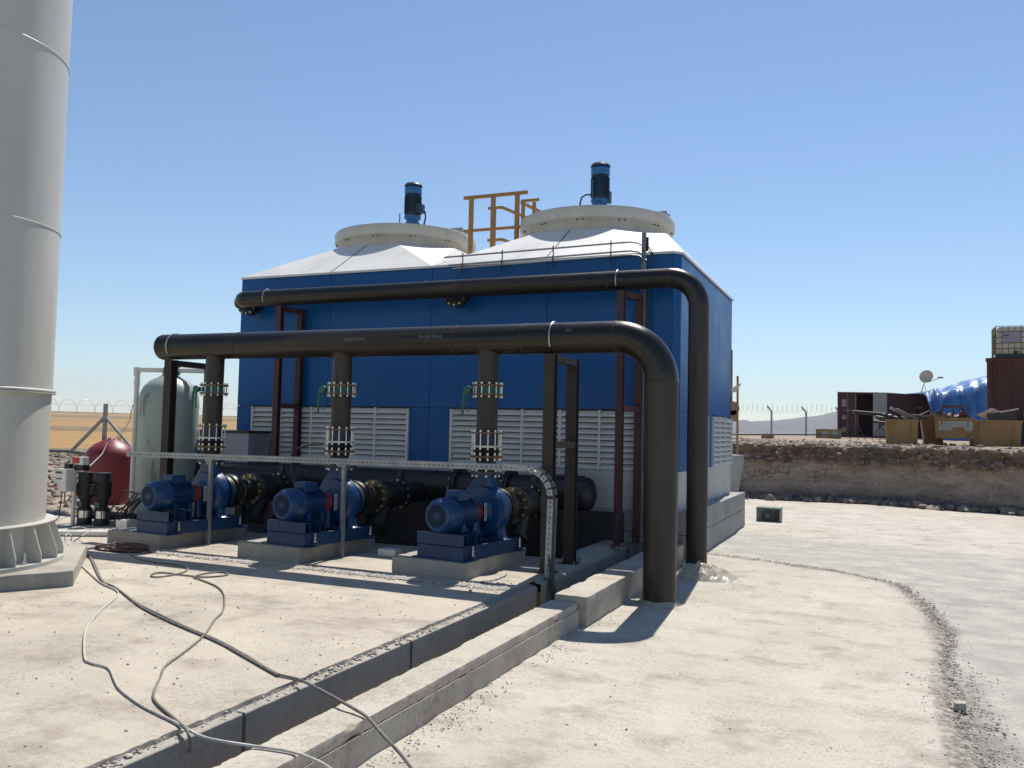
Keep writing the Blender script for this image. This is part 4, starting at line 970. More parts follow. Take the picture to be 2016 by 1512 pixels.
while z < 4.5: b.box(x - .006, x + .006, 11.9185, 11.9195, z, z + .02); z += .05
b.box(x + .03, x + .07, 11.88, 11.90, 4.25, 4.45); b.build('slots', m_slot, t, False, M=MS)
for k, z in enumerate((4.40, 4.27, 4.21)):
    r = .014 if k < 2 else .012; xe = -3.16 + .01 * k
    b = MB(); b.tube([(-6.34 + .08 * k, 11.90, z - .045), (-3.42, 11.90, z), (-3.30, 11.90, z), (xe - .03, 11.90, z - .02), (xe + .09, 11.86, z - .10)], r, 10); b.build('conduit', m_galv, t, M=MS)
for xx in (-6.02, -5.34, -4.50, -3.60):
    b = MB()
    q = (xx + 6.34) / 3 * .045 - .045
    for k, z in enumerate((4.40, 4.27, 4.21)): b.tube([(xx, 11.90 + .02 * math.cos(a), z + q + .02 * math.sin(a)) for a in [6.28318 * i / 12 for i in range(13)]], .004, 5, False)
    b.box(xx - .008, xx + .008, 11.918, 11.926, 4.12 + q, 4.45 + q); b.build('conduit_clip', m_slot, t, M=MS)
b = MB()
for k in range(3): b.tube([(-3.02, 11.87 - .01 * k, 4.30 - .06 * k), (-2.96 - .01 * k, 11.87, 4.2), (-2.98, 11.88, 4.05), (-3.045 + .012 * k, 11.88, 3.9), (-3.045 + .012 * k, 11.88, 2.5), (-3.045 + .012 * k, 11.88, .3)], .009, 6)
b.build('cable', m_cabb, t, M=MS)

# ------------------------------------------------------------------ chimney
CX, CY = -7.93, 5.06; CRAD = .958
b = MB(); pts = [(-6.46, 5.42), (-7.72, 6.63), (-9.4, 6.1), (-9.6, 3.4), (-7.72, 3.2)]
v0 = []
def edge_pts(P, st=.06):
    o = []
    for a, c in zip(P, P[1:] + P[:1]):
        L = math.hypot(c[0] - a[0], c[1] - a[1]); n = max(1, int(L / st))
        for i in range(n): o.append((a[0] + (c[0] - a[0]) * i / n, a[1] + (c[1] - a[1]) * i / n))
    return o
ep = edge_pts(pts); cen = Vector((-8.2, 4.9))
prev = None
for z, ch in ((.19, .0), (.24, .003), (.29, .004), (.33, .016), (.336, .05)):
    ring_ = []
    for (x, y) in ep:
        d = Vector((cen.x - x, cen.y - y)).normalized(); q = ch * (.3 + max(0, nz(x, y, z, 9)) * 1.3)
        ring_.append(b.b.verts.new((x + d.x * q, y + d.y * q, z - (.006 * nz(x, y, 0, 8) if z > .3 else 0))))
    if prev: b.skin(prev, ring_)
    prev = ring_
b.b.faces.new(prev)
tag(b.build('concrete_footing', m_pad, None, True, 40), 'angular concrete base slab under the white chimney', 'concrete pad')
t = thing('chimney', 'tall white painted steel chimney stack on the left with gusseted foot', 'chimney', (CX, CY, .336)); MC = Matrix.Translation((-CX, -CY, -.336))
b = MB(); b.lathe([(CRAD, .36), (CRAD, 1.90)], (CX, CY, 0), n=96, cap=False); b.lathe([(CRAD + .006, 1.925), (CRAD + .006, 14)], (CX, CY, 0), n=96, cap=False); b.build('shaft', m_white, t, M=MC)
b = MB(); b.lathe([(CRAD, 1.885), (CRAD + .038, 1.885), (CRAD + .038, 1.896), (CRAD, 1.898)], (CX, CY, 0), n=96, cap=False); b.lathe([(CRAD, 1.902), (CRAD + .035, 1.902), (CRAD + .035, 1.916), (CRAD, 1.93)], (CX, CY, 0), n=96, cap=False); b.build('shaft_flange', m_white, t, M=MC)
for z, a0 in ((3.42, 0), (5.05, 0), (6.7, 0), (8.2, 0)):
    b = MB(); b.tube([(CX + (CRAD + .007) * math.cos(a), CY + (CRAD + .007) * math.sin(a), z) for a in [6.28318 * k / 90 for k in range(91)]], .005, 6, False); b.build('weld_seam', m_white, t, M=MC)
RB = 1.135
b = MB(); b.lathe([(CRAD - .05, .337), (RB, .337), (RB, .372), (CRAD - .05, .372)], (CX, CY, 0), n=96, cap=False); b.build('foot_ring', m_white, t, M=MC)
b = MB(); b.lathe([(CRAD - .01, .695), (CRAD + .085, .695), (CRAD + .09, .702), (CRAD + .085, .71), (CRAD - .01, .71)], (CX, CY, 0), n=96, cap=False); b.build('gusset_ring', m_white, t, M=MC)
for k in range(24):
    a = 6.28318 * k / 24 + .06; Mr = Matrix.Translation((CX, CY, 0)) @ Matrix.Rotation(a, 4, 'Z')
    P8 = [(CRAD - .01, .372), (RB - .01, .372), (RB - .012, .44), (CRAD + .075, .695), (CRAD - .01, .695)]
    b = MB(); va = [b.b.verts.new(Mr @ Vector((r, -.006, z))) for r, z in P8]; vb = [b.b.verts.new(Mr @ Vector((r, .006, z))) for r, z in P8]
    b.skin(va, vb); b.b.faces.new(va[::-1]); b.b.faces.new(vb); b.build('gusset', m_white, t, False, M=MC)
for k in range(12):
    a = 6.28318 * k / 12 + .19; x, y = CX + (RB - .065) * math.cos(a), CY + (RB - .065) * math.sin(a)
    b = MB(); b.cyl((x, y, .372), (x, y, .47), .013, n=10); b.cyl((x, y, .372), (x, y, .395), .024, n=6); b.build('anchor_bolt', m_zinc, t, M=MC)

# ------------------------------------------------------------------ water treatment kit behind, on the left
t = thing('filter_vessel', 'tall pale green fibreglass filter tank behind the capped pipe end', 'tank', (-9.98, 9.93, .0)); M_ = Matrix.Translation((9.98, -9.93, 0)); c = (-9.98, 9.93, 0)
r = .435
b = MB(); b.lathe([(r * .9, 0), (r, .1), (r, 1.95), (r * .97, 2.07), (r * .86, 2.18), (r * .66, 2.27), (r * .4, 2.33), (.12, 2.36), (.12, 2.40), (.05, 2.40)], c, n=48); b.build('vessel', m_frp, t, M=M_)
b = MB(); b.tube([(-10.47, 9.75, .1), (-10.47, 9.75, 2.37), (-10.45, 9.75, 2.42), (-10.40, 9.76, 2.44), (-9.98, 9.93, 2.44), (-9.45, 10.13, 2.44)], .038, 14)
b.cyl((-10.47, 9.75, 2.2), (-10.47, 9.75, 2.30), .046, n=14); pp = b.build('pvc_pipe', m_pvc, t, M=M_)
b = MB(); b.cyl((-10.47, 9.74, 2.34), (-10.47, 9.74, 2.475), .05, n=14); b.build('elbow_fitting', m_pvc, pp, M=M_)
b = MB(); b.cyl((-10.06, 9.90, 2.44), (-9.86, 9.98, 2.44), .07, n=16); b.cyl((-9.98, 9.93, 2.38), (-9.98, 9.93, 2.50), .06, n=12); b.build('valve_head', m_black, t, M=M_)
t = thing('pressure_tank', 'round red pressure tank with domed top standing on stony ground', 'tank', (-11.6, 10.33, .1)); M_ = Matrix.Translation((11.6, -10.33, -.1)); c = (-11.6, 10.33, 0); r = .392
b = MB(); b.lathe([(r * .7, .28), (r * .93, .34), (r * .985, .42), (r, .9), (r * .99, 1.06), (r * .95, 1.12), (r * .84, 1.19), (r * .6, 1.27), (r * .3, 1.33), (.08, 1.347), (.01, 1.348)], c, n=56); b.build('shell', m_redtank, t, M=M_)
for k in range(3):
    a = R(40 + 120 * k); x, y = -11.6 + .3 * math.cos(a), 10.33 + .3 * math.sin(a)
    b = MB(); b.cyl((x, y, .1), (x, y, .33), .02, n=8); b.build('leg', m_redtank, t, M=M_)
for dx, dy in ((-.12, -.05), (.06, .1), (.16, -.18)):
    b = MB(); b.tube([(-11.6 + dx - .02, 10.33 + dy, 1.30), (-11.6 + dx - .02, 10.33 + dy, 1.37), (-11.6 + dx + .02, 10.33 + dy, 1.37), (-11.6 + dx + .02, 10.33 + dy, 1.30)], .009, 6); b.build('lifting_eye', m_redtank, t, M=M_)
# booster set
t = thing('booster_set', 'pair of black vertical booster pumps on a white base by the red tank', 'pump', (-10.0, 8.75, .06)); M_ = Matrix.Translation((10.0, -8.75, -.06))
b = MB(); b.box(-10.75, -9.5, 8.42, 8.95, .10, .18); b.box(-10.75, -9.5, 8.42, 8.44, .18, .195); b.build('base_tray', m_pvc, t, False, M=M_, bevel=.005)
for s, (x, y) in (('a', (-10.12, 8.62)), ('b', (-9.86, 8.68))):
    b = MB(); b.box(x - .12, x + .12, y - .10, y + .10, .18, .20); b.lathe([(.085, .20), (.09, .26), (.085, .30)], (x, y, 0), n=28); pz = b.build('pump_foot', m_cast, t, M=M_)
    b = MB(); b.cyl((x, y, .30), (x, y, .40), .082, n=28); b.build('pump_sleeve', m_steel, pz, M=M_)
    b = MB()
    for k in range(4):
        a = R(45 + 90 * k); b.cyl((x + .09 * math.cos(a), y + .09 * math.sin(a), .2), (x + .09 * math.cos(a), y + .09 * math.sin(a), .43), .008, n=6)
    b.build('tie_rods', m_cast, pz, M=M_)
    b = MB(); b.lathe([(.085, .40), (.09, .43), (.07, .46), (.075, .55), (.098, .58), (.103, .62), (.103, .90), (.098, .925), (.03, .93)], (x, y, 0), n=28)
    for k in range(28): b.box(.10, .11, -.003, .003, .6, .80, Matrix.Translation((x, y, 0)) @ Matrix.Rotation(6.283 * k / 28, 4, 'Z'))
    b.box(x - .17, x - .08, y - .09, y + .05, .62, .76); mz = b.build('pump_motor', m_black, t, M=M_)
    b = MB(); b.box(x - .055, x + .055, y - .098, y - .094, .45, .53); b.build('label_plate', m_screen, mz, False, M=M_)
    b = MB(); b.box(x - .075, x - .03, y - .099, y - .095, .44, .47); b.build('white_tag', m_pvc, mz, False, M=M_)
b = MB(); b.cyl((-10.45, 9.0, .30), (-9.4, 9.05, .30), .055, n=18); b.cyl((-10.12, 8.7, .30), (-10.12, 9.0, .30), .035, n=14); b.cyl((-9.86, 8.75, .30), (-9.86, 9.0, .30), .035, n=14); b.build('suction_pipe', m_cast, t, M=M_)
b = MB(); b.box(-10.24, -10.20, 8.50, 8.54, .18, 1.0); post_ = b.build('panel_post', m_pvc, t, False, M=M_)
b = MB(); b.box(-10.42, -10.20, 8.36, 8.50, .66, .97); cb = b.build('control_panel', m_pvc, t, False, M=M_, bevel=.006)
for za, zb in ((.91, .935), (.83, .845)): b = MB(); b.box(-10.40, -10.28, 8.354, 8.358, za, zb); b.build('panel_print', m_screen, cb, False, M=M_)
b = MB(); b.cyl((-10.39, 8.34, .745), (-10.39, 8.36, .745), .022, n=16); b.build('isolator_knob', m_red, cb, M=M_)
b = MB(); b.box(-10.41, -10.35, 8.354, 8.357, .68, .715); b.build('warning_sticker', m_skip, cb, False, M=M_)
b = MB(); b.box(-10.24, -10.06, 8.50, 8.62, .95, 1.03); b.box(-10.36, -10.27, 8.45, 8.53, .97, 1.04); pg = b.build('pressure_switch', m_cast, t, False, M=M_, bevel=.008)
b = MB(); b.box(-10.22, -10.09, 8.46, 8.56, 1.05, 1.13); b.build('red_switch_box', m_red, pg, False, M=M_, bevel=.006)
b = MB(); b.box(-10.10, -10.03, 8.47, 8.57, 1.03, 1.14); b.build('junction_cover', m_pvc, pg, False, M=M_, bevel=.006)
b = MB(); b.tube([(-10.36, 8.44, .66), (-10.36, 8.43, .5), (-10.37, 8.42, .3), (-10.36, 8.3, .22)], .008, 6)
b.tube([(-10.31, 8.44, .66), (-10.30, 8.44, .5), (-10.24, 8.48, .58)], .009, 6); b.build('control_cable', m_cabb, t, M=M_)
# small pipework jumble between booster set and pump
b = MB()
for k in range(8):
    x = -9.65 + random.uniform(-.12, .2); y = 8.75 + random.uniform(-.15, .15)
    b.tube([(x, y, .2), (x + .05, y, .42), (x + .22, y + .05, .55 + .02 * k), (x + .5, y + .1, .66)], .012, 7)
tag(b.build('hoses', m_cabb), 'tangle of thin black hoses between the booster set and the leftmost pump', 'hoses')
b = MB(); b.box(-9.40, -9.20, 8.5, 8.7, .2, .32, Matrix.Rotation(R(0), 4, 'Z')); tag(b.build('carton', m_pvc, None, False, bevel=.01), 'small white box on the slab behind the tangle of hoses', 'box')
# white pvc pipes lying on the slab
for k in range(2):
    a = Vector((-9.66 - .35 * k * 0, 7.45 + .09 * k, .235)); c = Vector((-8.45, 8.15 + .09 * k, .235)); b = MB(); b.tube([a - (c - a) * .5, a, c], .035, 16)
    tag(b.build('pvc_pipe', m_pvc), ['white plastic pipe lying on the slab, the nearer of the pair', 'white plastic pipe lying on the slab, the farther of the pair'][k], 'pipe', 'white plastic pipes on the slab')
b = MB(); b.box(-10.9, -9.60, 11.3, 11.85, -.75, 1.49); tk = thing('storage_tank', 'lilac grey square tank with black lid left of the tower louvres', 'tank', (-9.25, 10.52, -.527)); tk.scale = (.907,) * 3; M_ = Matrix.Translation((10.2, -11.6, .75))
b.build('tank_body', m_grey, tk, False, M=M_, bevel=.01); b = MB(); b.box(-10.92, -9.585, 11.28, 11.87, 1.49, 1.53); b.build('lid', m_cabb, tk, False, M=M_)
b = MB(); b.tube([(-10.50, 9.72, 1.90), (-10.8, 9.95, 1.66), (-11.12, 10.1, 1.46), (-11.30, 10.15, 1.38), (-11.33, 10.02, 1.30), (-11.28, 9.88, 1.12), (-11.05, 9.5, .98), (-10.75, 9.1, .90)], .008, 6)
tag(b.build('thin_cable', m_cabw), 'thin pale cable slung from the green tank over the red tank', 'cable')
b = MB(); b.tube([(-24, 17.5, .72), (-18.5, 15.2, .86), (-13, 12.7, .82), (-10.6, 11.2, .80)], .035, 8); tag(b.build('water_hose', m_cabb), 'black hose strung across the fields behind the red tank', 'hose')
b = MB(); b.tube([(-13.6, 10.2, .12), (-12.2, 9.6, .16), (-11.2, 9.35, .15), (-10.6, 9.2, .14)], .06, 12); tag(b.build('drain_pipe', m_cabb), 'thick black pipe on the stony ground behind the booster set', 'pipe')

# ------------------------------------------------------------------ fences with razor wire
def coil(b, p, q, r, pitch, wr, n=10):
    p = Vector(p); q = Vector(q); d = q - p; L = d.length; d.normalize(); x = d.cross(Vector((0, 0, 1))).normalized(); K = int(L / pitch * n)
    b.tube([p + d * (L * i / K) + x * (r * math.cos(6.28318 * i / n)) + Vector((0, 0, r * math.sin(6.28318 * i / n))) for i in range(K + 1)], wr, 3, False)
def fence(name, label, pts, h, zf, coil_r, bent, braces=None, cext=(0, 0), dz=0):
    t = thing(name, label, 'fence', (pts[0][0], pts[0][1], zf(*pts[0]))); o = Vector(t.location); Mx = Matrix.Translation(-o)
    for i, (x, y) in enumerate(pts):
        z = zf(x, y); b = MB(); b.box(x - .06, x + .06, y - .06, y + .06, z - .1, z + h - (.35 if bent else 0))
        if bent: b.beam((x, y, z + h - .37), (x - .3, y, z + h + .02), .11, .11, (0, 1, 0))
        p_ = b.build('post', m_conc, t, False, M=Mx)
        if braces is not None and i == braces:
            for s in (-1, 1):
                b = MB(); b.beam((x + s * .06, y, z + h * .72), (x + s * 1.25, y + s * .5, z), .10, .08, (0, 1, 0)); b.build('brace', m_conc, t, False, M=Mx)
    P = [Vector((x, y, zf(x, y))) for x, y in pts]; d0 = (P[1] - P[0]).normalized(); d1 = (P[-1] - P[-2]).normalized()
    a = P[0] - d0 * cext[0]; c = P[-1] + d1 * cext[1]; up = Vector((0, 0, h + dz))
    b = MB(); coil(b, a + up, c + up, coil_r, .34 if bent else .7, .008 if bent else .006); b.build('razor_wire', m_galv, t, False, M=Mx)
    if bent: return
    b = MB()
    for k in range(1, 7): b.tube([a + Vector((0, 0, h * k / 6.3)), c + Vector((0, 0, h * k / 6.3))], .004, 3)
    b.build('fence_wire', m_galv, t, False, M=Mx)
fence('boundary_fence', 'concrete post fence with razor wire coil at the far edge of the yard', [(-9.6, 61.6), (-6.93, 62.4), (-4.69, 63.3), (-2.5, 64.1), (0, 65)], 2.05, lambda x, y: yard_z(x, y), .33, True, None, (4, 2), -.08)
fence('boundary_fence', 'concrete post fence with razor wire coil beside the golden fields', [(-35.6, 20.8), (-27.5, 24.15), (-19.4, 27.5)], 1.95, lambda x, y: land_z(x, y), .28, False, 1, (9, 9), -.15)
for o in bpy.data.objects:
    pass

# ------------------------------------------------------------------ yard: containers, skips, tarpaulin, tank
def corr(b, p, q, z0, z1, amp=.025, pitch=.14):
    p = Vector((*p, 0)); q = Vector((*q, 0)); d = q - p; L = d.length; d.normalize(); n = Vector((-d.y, d.x, 0)); K = int(L / pitch); pts = []
    for i in range(K):
        s = i * L / K; w_ = L / K
        pts += [(s, 0), (s + w_ * .35, 0), (s + w_ * .5, 1), (s + w_ * .85, 1)]
    pts.append((L, 0)); va = []; vb = []
    for s, a in pts:
        e = p + d * s + n * (amp * a); va.append(b.b.verts.new((e.x, e.y, z0))); vb.append(b.b.verts.new((e.x, e.y, z1)))
    for i in range(len(va) - 1): b.b.faces.new((va[i], va[i + 1], vb[i + 1], vb[i]))
def zone_z(x, y): return yard_z(x, y)
# open container: door end faces the camera
ct = thing('shipping_container', 'maroon shipping container with its right door open and pale inside', 'container', (-1.0, 52.9, 1.6), 0); zc = 1.62; zt_ = zc + 2.6
A = Vector((-2.10, 52.2)); B_ = Vector((.35, 52.75)); dirx = (B_ - A).normalized(); diry = Vector((-dirx.y, dirx.x)); diry = Vector((.55, .83)).normalized()
C_ = B_ + Vector((3.6, 5.0)).normalized() * 6.1; D_ = A + Vector((3.6, 5.0)).normalized() * 6.1
MX = Matrix.Translation((1.0, -52.9, -1.6))
b = MB(); corr(b, B_, C_, zc + .12, zt_ - .08); corr(b, D_, A, zc + .12, zt_ - .08); corr(b, C_, D_, zc + .12, zt_ - .08)
b.poly([(*A, zt_ - .02), (*B_, zt_ - .02), (*C_, zt_ - .02), (*D_, zt_ - .02)], [(0, 1, 2, 3)]); b.poly([(*A, zc + .1), (*B_, zc + .1), (*C_, zc + .1), (*D_, zc + .1)], [(0, 1, 2, 3)])
b.build('shell', m_cont, ct, False, M=MX)
b = MB()
for p in (A, B_, C_, D_): b.box(p.x - .07, p.x + .07, p.y - .07, p.y + .07, zc, zt_)
for p, q in ((A, B_), (B_, C_), (D_, C_), (A, D_)):
    b.beam((*p, zt_ - .05), (*q, zt_ - .05), .1, .1); b.beam((*p, zc + .07), (*q, zc + .07), .1, .12)
b.build('frame', m_cont, ct, False, M=MX)
e = A.lerp(B_, .39)
b = MB(); b.beam((*A.lerp(e, .06), (zc + zt_) / 2), (*e, (zc + zt_) / 2), .05, 2.35); dl = b.build('door', m_cont, ct, False, M=MX)
b = MB()
for k in (.5, .92):
    p = A.lerp(e, k); b.cyl((p.x, p.y - .05, zc + .15), (p.x, p.y - .05, zt_ - .12), .02, n=8)
b.build('lock_bar', m_mark, dl, M=MX)
b = MB(); p = A.lerp(e, .6)
p = A.lerp(e, .58); b.box(p.x - .3, p.x + .3, p.y - .09, p.y - .07, zc + 1.52, zc + 1.56); b.build('handle', m_mark, dl, False, M=MX)
b = MB(); p = A.lerp(e, .16)
for zz, sz in ((2.08, .15), (1.88, .13), (.45, .20)): b.box(p.x + .0, p.x + .26, p.y - .08, p.y - .06, zc + zz - sz / 2 - .05, zc + zz + sz / 2 + .02)
b.lathe([(.13, 0), (.13, .01)], (p.x + .13, p.y - .07, zc + 1.15), (0, -1, 0), 16); b.build('door_placard', m_mark, dl, False, M=MX)
b = MB(); b.beam((B_.x + .06, B_.y - .08, (zc + zt_) / 2 + .05), (B_.x - .62, B_.y - 1.0, (zc + zt_) / 2 + .05), .05, 2.45)
b.build('door', m_contw, ct, False, M=MX)['label'] = 'pale open right door leaf'
for k, (du, dz_, ww) in enumerate(((0, 1.85, .9), (.5, 1.55, .32), (.5, 1.25, .1), (.75, 1.25, .12))):
    d = (C_ - B_).normalized(); n_ = Vector((d.y, -d.x)); q0 = B_ + d * (2.6 + du); nb_ = max(1, int(ww / .12))
    b = MB()
    for j in range(nb_): a = q0 + d * (j * .12) + n_ * .045; b.beam((*a, zc + dz_), (*(a + d * .085), zc + dz_), .01, .13)
    b.build('side_marking', m_mark, ct, False, M=MX)
b = MB(); b.poly([(*A, zc + .14), (*B_, zc + .14), (*C_, zc + .14), (*D_, zc + .14)], [(0, 1, 2, 3)]); b.build('floor', m_dark, ct, False, M=MX)
# machine in front of the container: pipe vice stands with a long pipe
t = thing('pipe_threading_stand', 'dark pipe threading machine on tripod legs before the open container', 'machine', (-.6, 45.5, 1.55)); M_ = Matrix.Translation((.6, -45.5, -1.55)); zq = 1.55
b = MB(); b.cyl((-1.15, 45.3, zq + 1.35), (.35, 45.6, zq + 1.23), .09, n=14); b.build('long_pipe', m_cast, t, M=M_)
for x, y in ((-.95, 45.4), (.05, 45.7)):
    b = MB(); b.cyl((x, y, zq + .55), (x, y, zq + 1.2), .04, n=10)
    for k in range(3): a = R(90 + 120 * k); b.cyl((x, y, zq + .75), (x + .42 * math.cos(a), y + .42 * math.sin(a), zq), .02, n=8)
    b.build('tripod', m_scrapd, t, M=M_)
b = MB(); b.cyl((.1, 45.6, zq + 1.0), (.55, 45.7, zq + 1.0), .28, n=20); b.box(.0, .6, 45.5, 45.9, zq + .7, zq + .95); b.cyl((-.1, 45.45, zq + 1.1), (.1, 45.45, zq + 1.15), .08, n=10); b.build('machine_head', m_scrapd, t, M=M_)
b = MB(); b.box(-.2, .0, 45.4, 45.6, zq + .98, zq + 1.14); b.box(.7, 1.1, 45.4, 45.5, zq + .38, zq + .45); b.build('white_part', m_steelw, t, False, M=M_)
# high cube on the right
t = thing('shipping_container', 'rust brown shipping container on the far right carrying the caged water tank', 'container', (3.7, 35.2, 1.45)); M_ = Matrix.Translation((-3.7, -35.2, -1.45)); zc = 1.47; zt2 = 4.60
b = MB(); p0, p1, p2, p3 = (3.66, 35.1), (9.6, 34.0), (10.05, 36.4), (4.1, 37.5)
corr(b, p0, p1, zc + .1, zt2 - .05, .03, .28); corr(b, p1, p2, zc + .1, zt2 - .05, .03, .28); corr(b, p2, p3, zc + .1, zt2 - .05, .03, .28); corr(b, p3, p0, zc + .1, zt2 - .05, .03, .28)
b.poly([(*p0, zt2 - .03), (*p1, zt2 - .03), (*p2, zt2 - .03), (*p3, zt2 - .03)], [(0, 1, 2, 3)]); b.build('shell', m_cont2, t, False, M=M_)
b = MB()
for p in (p0, p1, p2, p3): b.box(p[0] - .06, p[0] + .06, p[1] - .06, p[1] + .06, zc, zt2)
for p, q in ((p0, p1), (p1, p2), (p2, p3), (p3, p0)): b.beam((*p, zc + .06), (*q, zc + .06), .1, .12); b.beam((*p, zt2 - .05), (*q, zt2 - .05), .07, .07)
b.box(3.58, 4.25, 35.0, 35.35, zt2 - .10, zt2 + .02); b.build('frame', m_cont2, t, False, M=M_)
t = thing('water_tank', 'square cream plastic water tank in a metal cage on top of the container', 'tank', (4.4, 35.9, 4.62)); M_ = Matrix.Translation((-4.4, -35.9, -4.62)); x0, y0_ = 3.92, 35.35; zi = 4.78
b = MB(); b.loft([((x0 + .6, y0_ + .6, zi + .02), .50, .55), ((x0 + .6, y0_ + .6, zi + .10), .57, .57), ((x0 + .6, y0_ + .6, zi + .90), .57, .57), ((x0 + .6, y0_ + .6, zi + 1.0), .52, .53)], 40, 7); b.build('bladder', m_ibc, t, M=M_)
b = MB()
for k in range(7):
    s = 1.2 * k / 6
    for y in (y0_, y0_ + 1.2): b.cyl((x0 + s, y, zi), (x0 + s, y, zi + 1.02), .012, n=6)
    for x in (x0, x0 + 1.2): b.cyl((x, y0_ + s, zi), (x, y0_ + s, zi + 1.02), .012, n=6)
for k in range(6):
    z = zi + 1.02 * k / 5
    for y in (y0_, y0_ + 1.2): b.cyl((x0, y, z), (x0 + 1.2, y, z), .013, n=6)
    for x in (x0, x0 + 1.2): b.cyl((x, y0_, z), (x, y0_ + 1.2, z), .013, n=6)
b.build('cage', m_gold, t, M=M_)
b = MB(); b.box(x0 - .02, x0 + 1.22, y0_ - .02, y0_ + .1, 4.63, 4.77); b.box(x0 - .02, x0 + 1.22, y0_ + 1.1, y0_ + 1.22, 4.63, 4.77); b.box(x0 + .4, x0 + .7, y0_, y0_ + 1.2, 4.63, 4.77); b.build('pallet', m_cast, t, False, M=M_)
b = MB(); b.box(x0 + .20, x0 + .78, y0_ - .018, y0_ - .012, zi + .42, zi + .80); pl = b.build('label_plate', m_grey, t, False, M=M_)
b = MB(); b.box(x0 + .23, x0 + .40, y0_ - .024, y0_ - .020, zi + .66, zi + .71); b.box(x0 + .23, x0 + .36, y0_ - .024, y0_ - .020, zi + .61, zi + .62); b.build('label_print', m_screen, pl, False, M=M_)
b = MB(); b.cyl((x0 + 1.0, y0_ - .02, zi + .35), (x0 + 1.0, y0_ + .04, zi + .35), .10, n=18); b.build('round_badge', m_pvc, t, M=M_)
b = MB(); b.cyl((x0 + .62, y0_ - .05, zi + .06), (x0 + .62, y0_ + .1, zi + .06), .06, n=12); b.box(x0 + .55, x0 + .72, y0_ - .08, y0_ - .05, zi + .06, zi + .1); b.build('tap', m_cabb, t, M=M_)
# tarpaulin heap
NX, NY = 120, 50; V = []
for j in range(NY + 1):
    for i in range(NX + 1):
        u, v = i / NX, j / NY; x = 1.55 + 8.2 * u; yf = interp([(1.5, 55.2), (2.6, 53.4), (3.2, 52.2), (6, 50.5), (10, 49.5)], x); yb = yf + 8 * smooth01(u * 5 + .15)
        top = interp([(1.5, 4.30), (2.4, 4.36), (3.3, 4.62), (4.4, 5.0), (5.6, 5.3), (7, 5.35), (8.5, 4.9), (10, 4.0)], x)
        base = 4.26 - 2.75 * smooth01((x - 2.3) / .9)
        prof = smooth01(v * 4.5) * smooth01((1.02 - v) * 2.5) if x > 2.3 else smooth01(v * 6) * smooth01((1.0 - v) * 4)
        z = base + (top - base) * (prof ** .8) * (1 - .12 * smooth01((.5 - v) * 4) * (x > 3))
        fold = nz(x * .9 - v * 6, v * 5, 2, 1.3) * .14 + nz(x * 3 - v * 9, v * 7, 5) * .06
        z += fold * min(1, v * 5) * (1 if x > 2.2 else .35); y = yf + (yb - yf) * v + (.16 * math.sin(x * 9 + 2.5 * nz(x, v, 1)) + .25 * nz(x * 1.7, v * 3, 8)) * (1 - v) ** 2 * (x > 2.6)
        V.append((x, y, z))
F = [(j * (NX + 1) + i, j * (NX + 1) + i + 1, (j + 1) * (NX + 1) + i + 1, (j + 1) * (NX + 1) + i) for j in range(NY) for i in range(NX)]
me = bpy.data.meshes.new('tarpaulin'); me.from_pydata(V, [], F); tag(link_mesh('tarpaulin', me, m_tarp, ang=180), 'big blue tarpaulin draped over a heap behind the maroon container', 'tarpaulin')
# dish
t = thing('satellite_dish', 'round cream satellite dish on a bent mast above the container', 'satellite dish', (2.3, 53.6, 4.2)); M_ = Matrix.Translation((-2.3, -53.6, -4.2))
d = Vector((-.35, -1, .25)).normalized(); b = MB(); b.lathe([(.37, 0), (.33, -.03), (.2, -.065), (.01, -.08)], (2.47, 53.5, 5.18), d, 32, False); b.build('dish', m_ibc, t, M=M_)
b = MB(); b.tube([(2.2, 53.6, 4.15), (2.28, 53.6, 4.5), (2.36, 53.58, 4.75), (2.42, 53.55, 5.1)], .025, 8); b.tube([(2.4, 53.6, 4.7), (2.47, 53.65, 4.2)], .015, 6); b.build('mast', m_galv, t, M=M_)
b = MB(); b.tube([(2.6, 53.5, 4.86), (3.1, 53.0, 5.05)], .018, 6); b.box(3.02, 3.3, 52.9, 53.05, 5.03, 5.12); b.build('feed_arm', m_galv, t, M=M_)
# skips
def skip(name, label, x0, x1, y, z, h, mat, taper=.08, depth=1.5, lean=0, grp='ochre steel skips full of scrap'):
    t = thing(name, label, 'skip', ((x0 + x1) / 2, y, z), 0, grp); M_ = Matrix.Translation((-(x0 + x1) / 2, -y, -z)); b = MB(); th = .04
    def quad(zz, e): return [(x0 + e, y + e, zz), (x1 - e, y + e, zz), (x1 - e, y + depth - e, zz), (x0 + e, y + depth - e, zz)]
    bot = quad(z, taper); top = quad(z + h, 0); ti = quad(z + h, th); bi = quad(z + .05, taper + th)
    V = bot + top + ti + bi
    b.poly(V, [(0, 1, 5, 4), (1, 2, 6, 5), (2, 3, 7, 6), (3, 0, 4, 7), (0, 3, 2, 1), (4, 5, 9, 8), (5, 6, 10, 9), (6, 7, 11, 10), (7, 4, 8, 11), (8, 9, 13, 12), (9, 10, 14, 13), (10, 11, 15, 14), (11, 8, 12, 15), (12, 13, 14, 15)])
    sk = b.build('body', mat, t, False, M=M_)
    b = MB(); b.beam((x0 - .02, y - .02, z + h - .03), (x1 + .02, y - .02, z + h - .03), .05, .07)
    for k in (.16, .84):
        xx = x0 + (x1 - x0) * k; b.beam((xx, y + taper - .02, z + .02), (xx, y - .02, z + h - .06), .05, .04, (0, 1, 0))
    b.build('rim', mat, t, False, M=M_)
    return t
skip('scrap_skip', 'yellow steel skip at the left end of the row, in front of the container', .20, 1.17, 30.6, 1.42, .84, m_skip, .02)
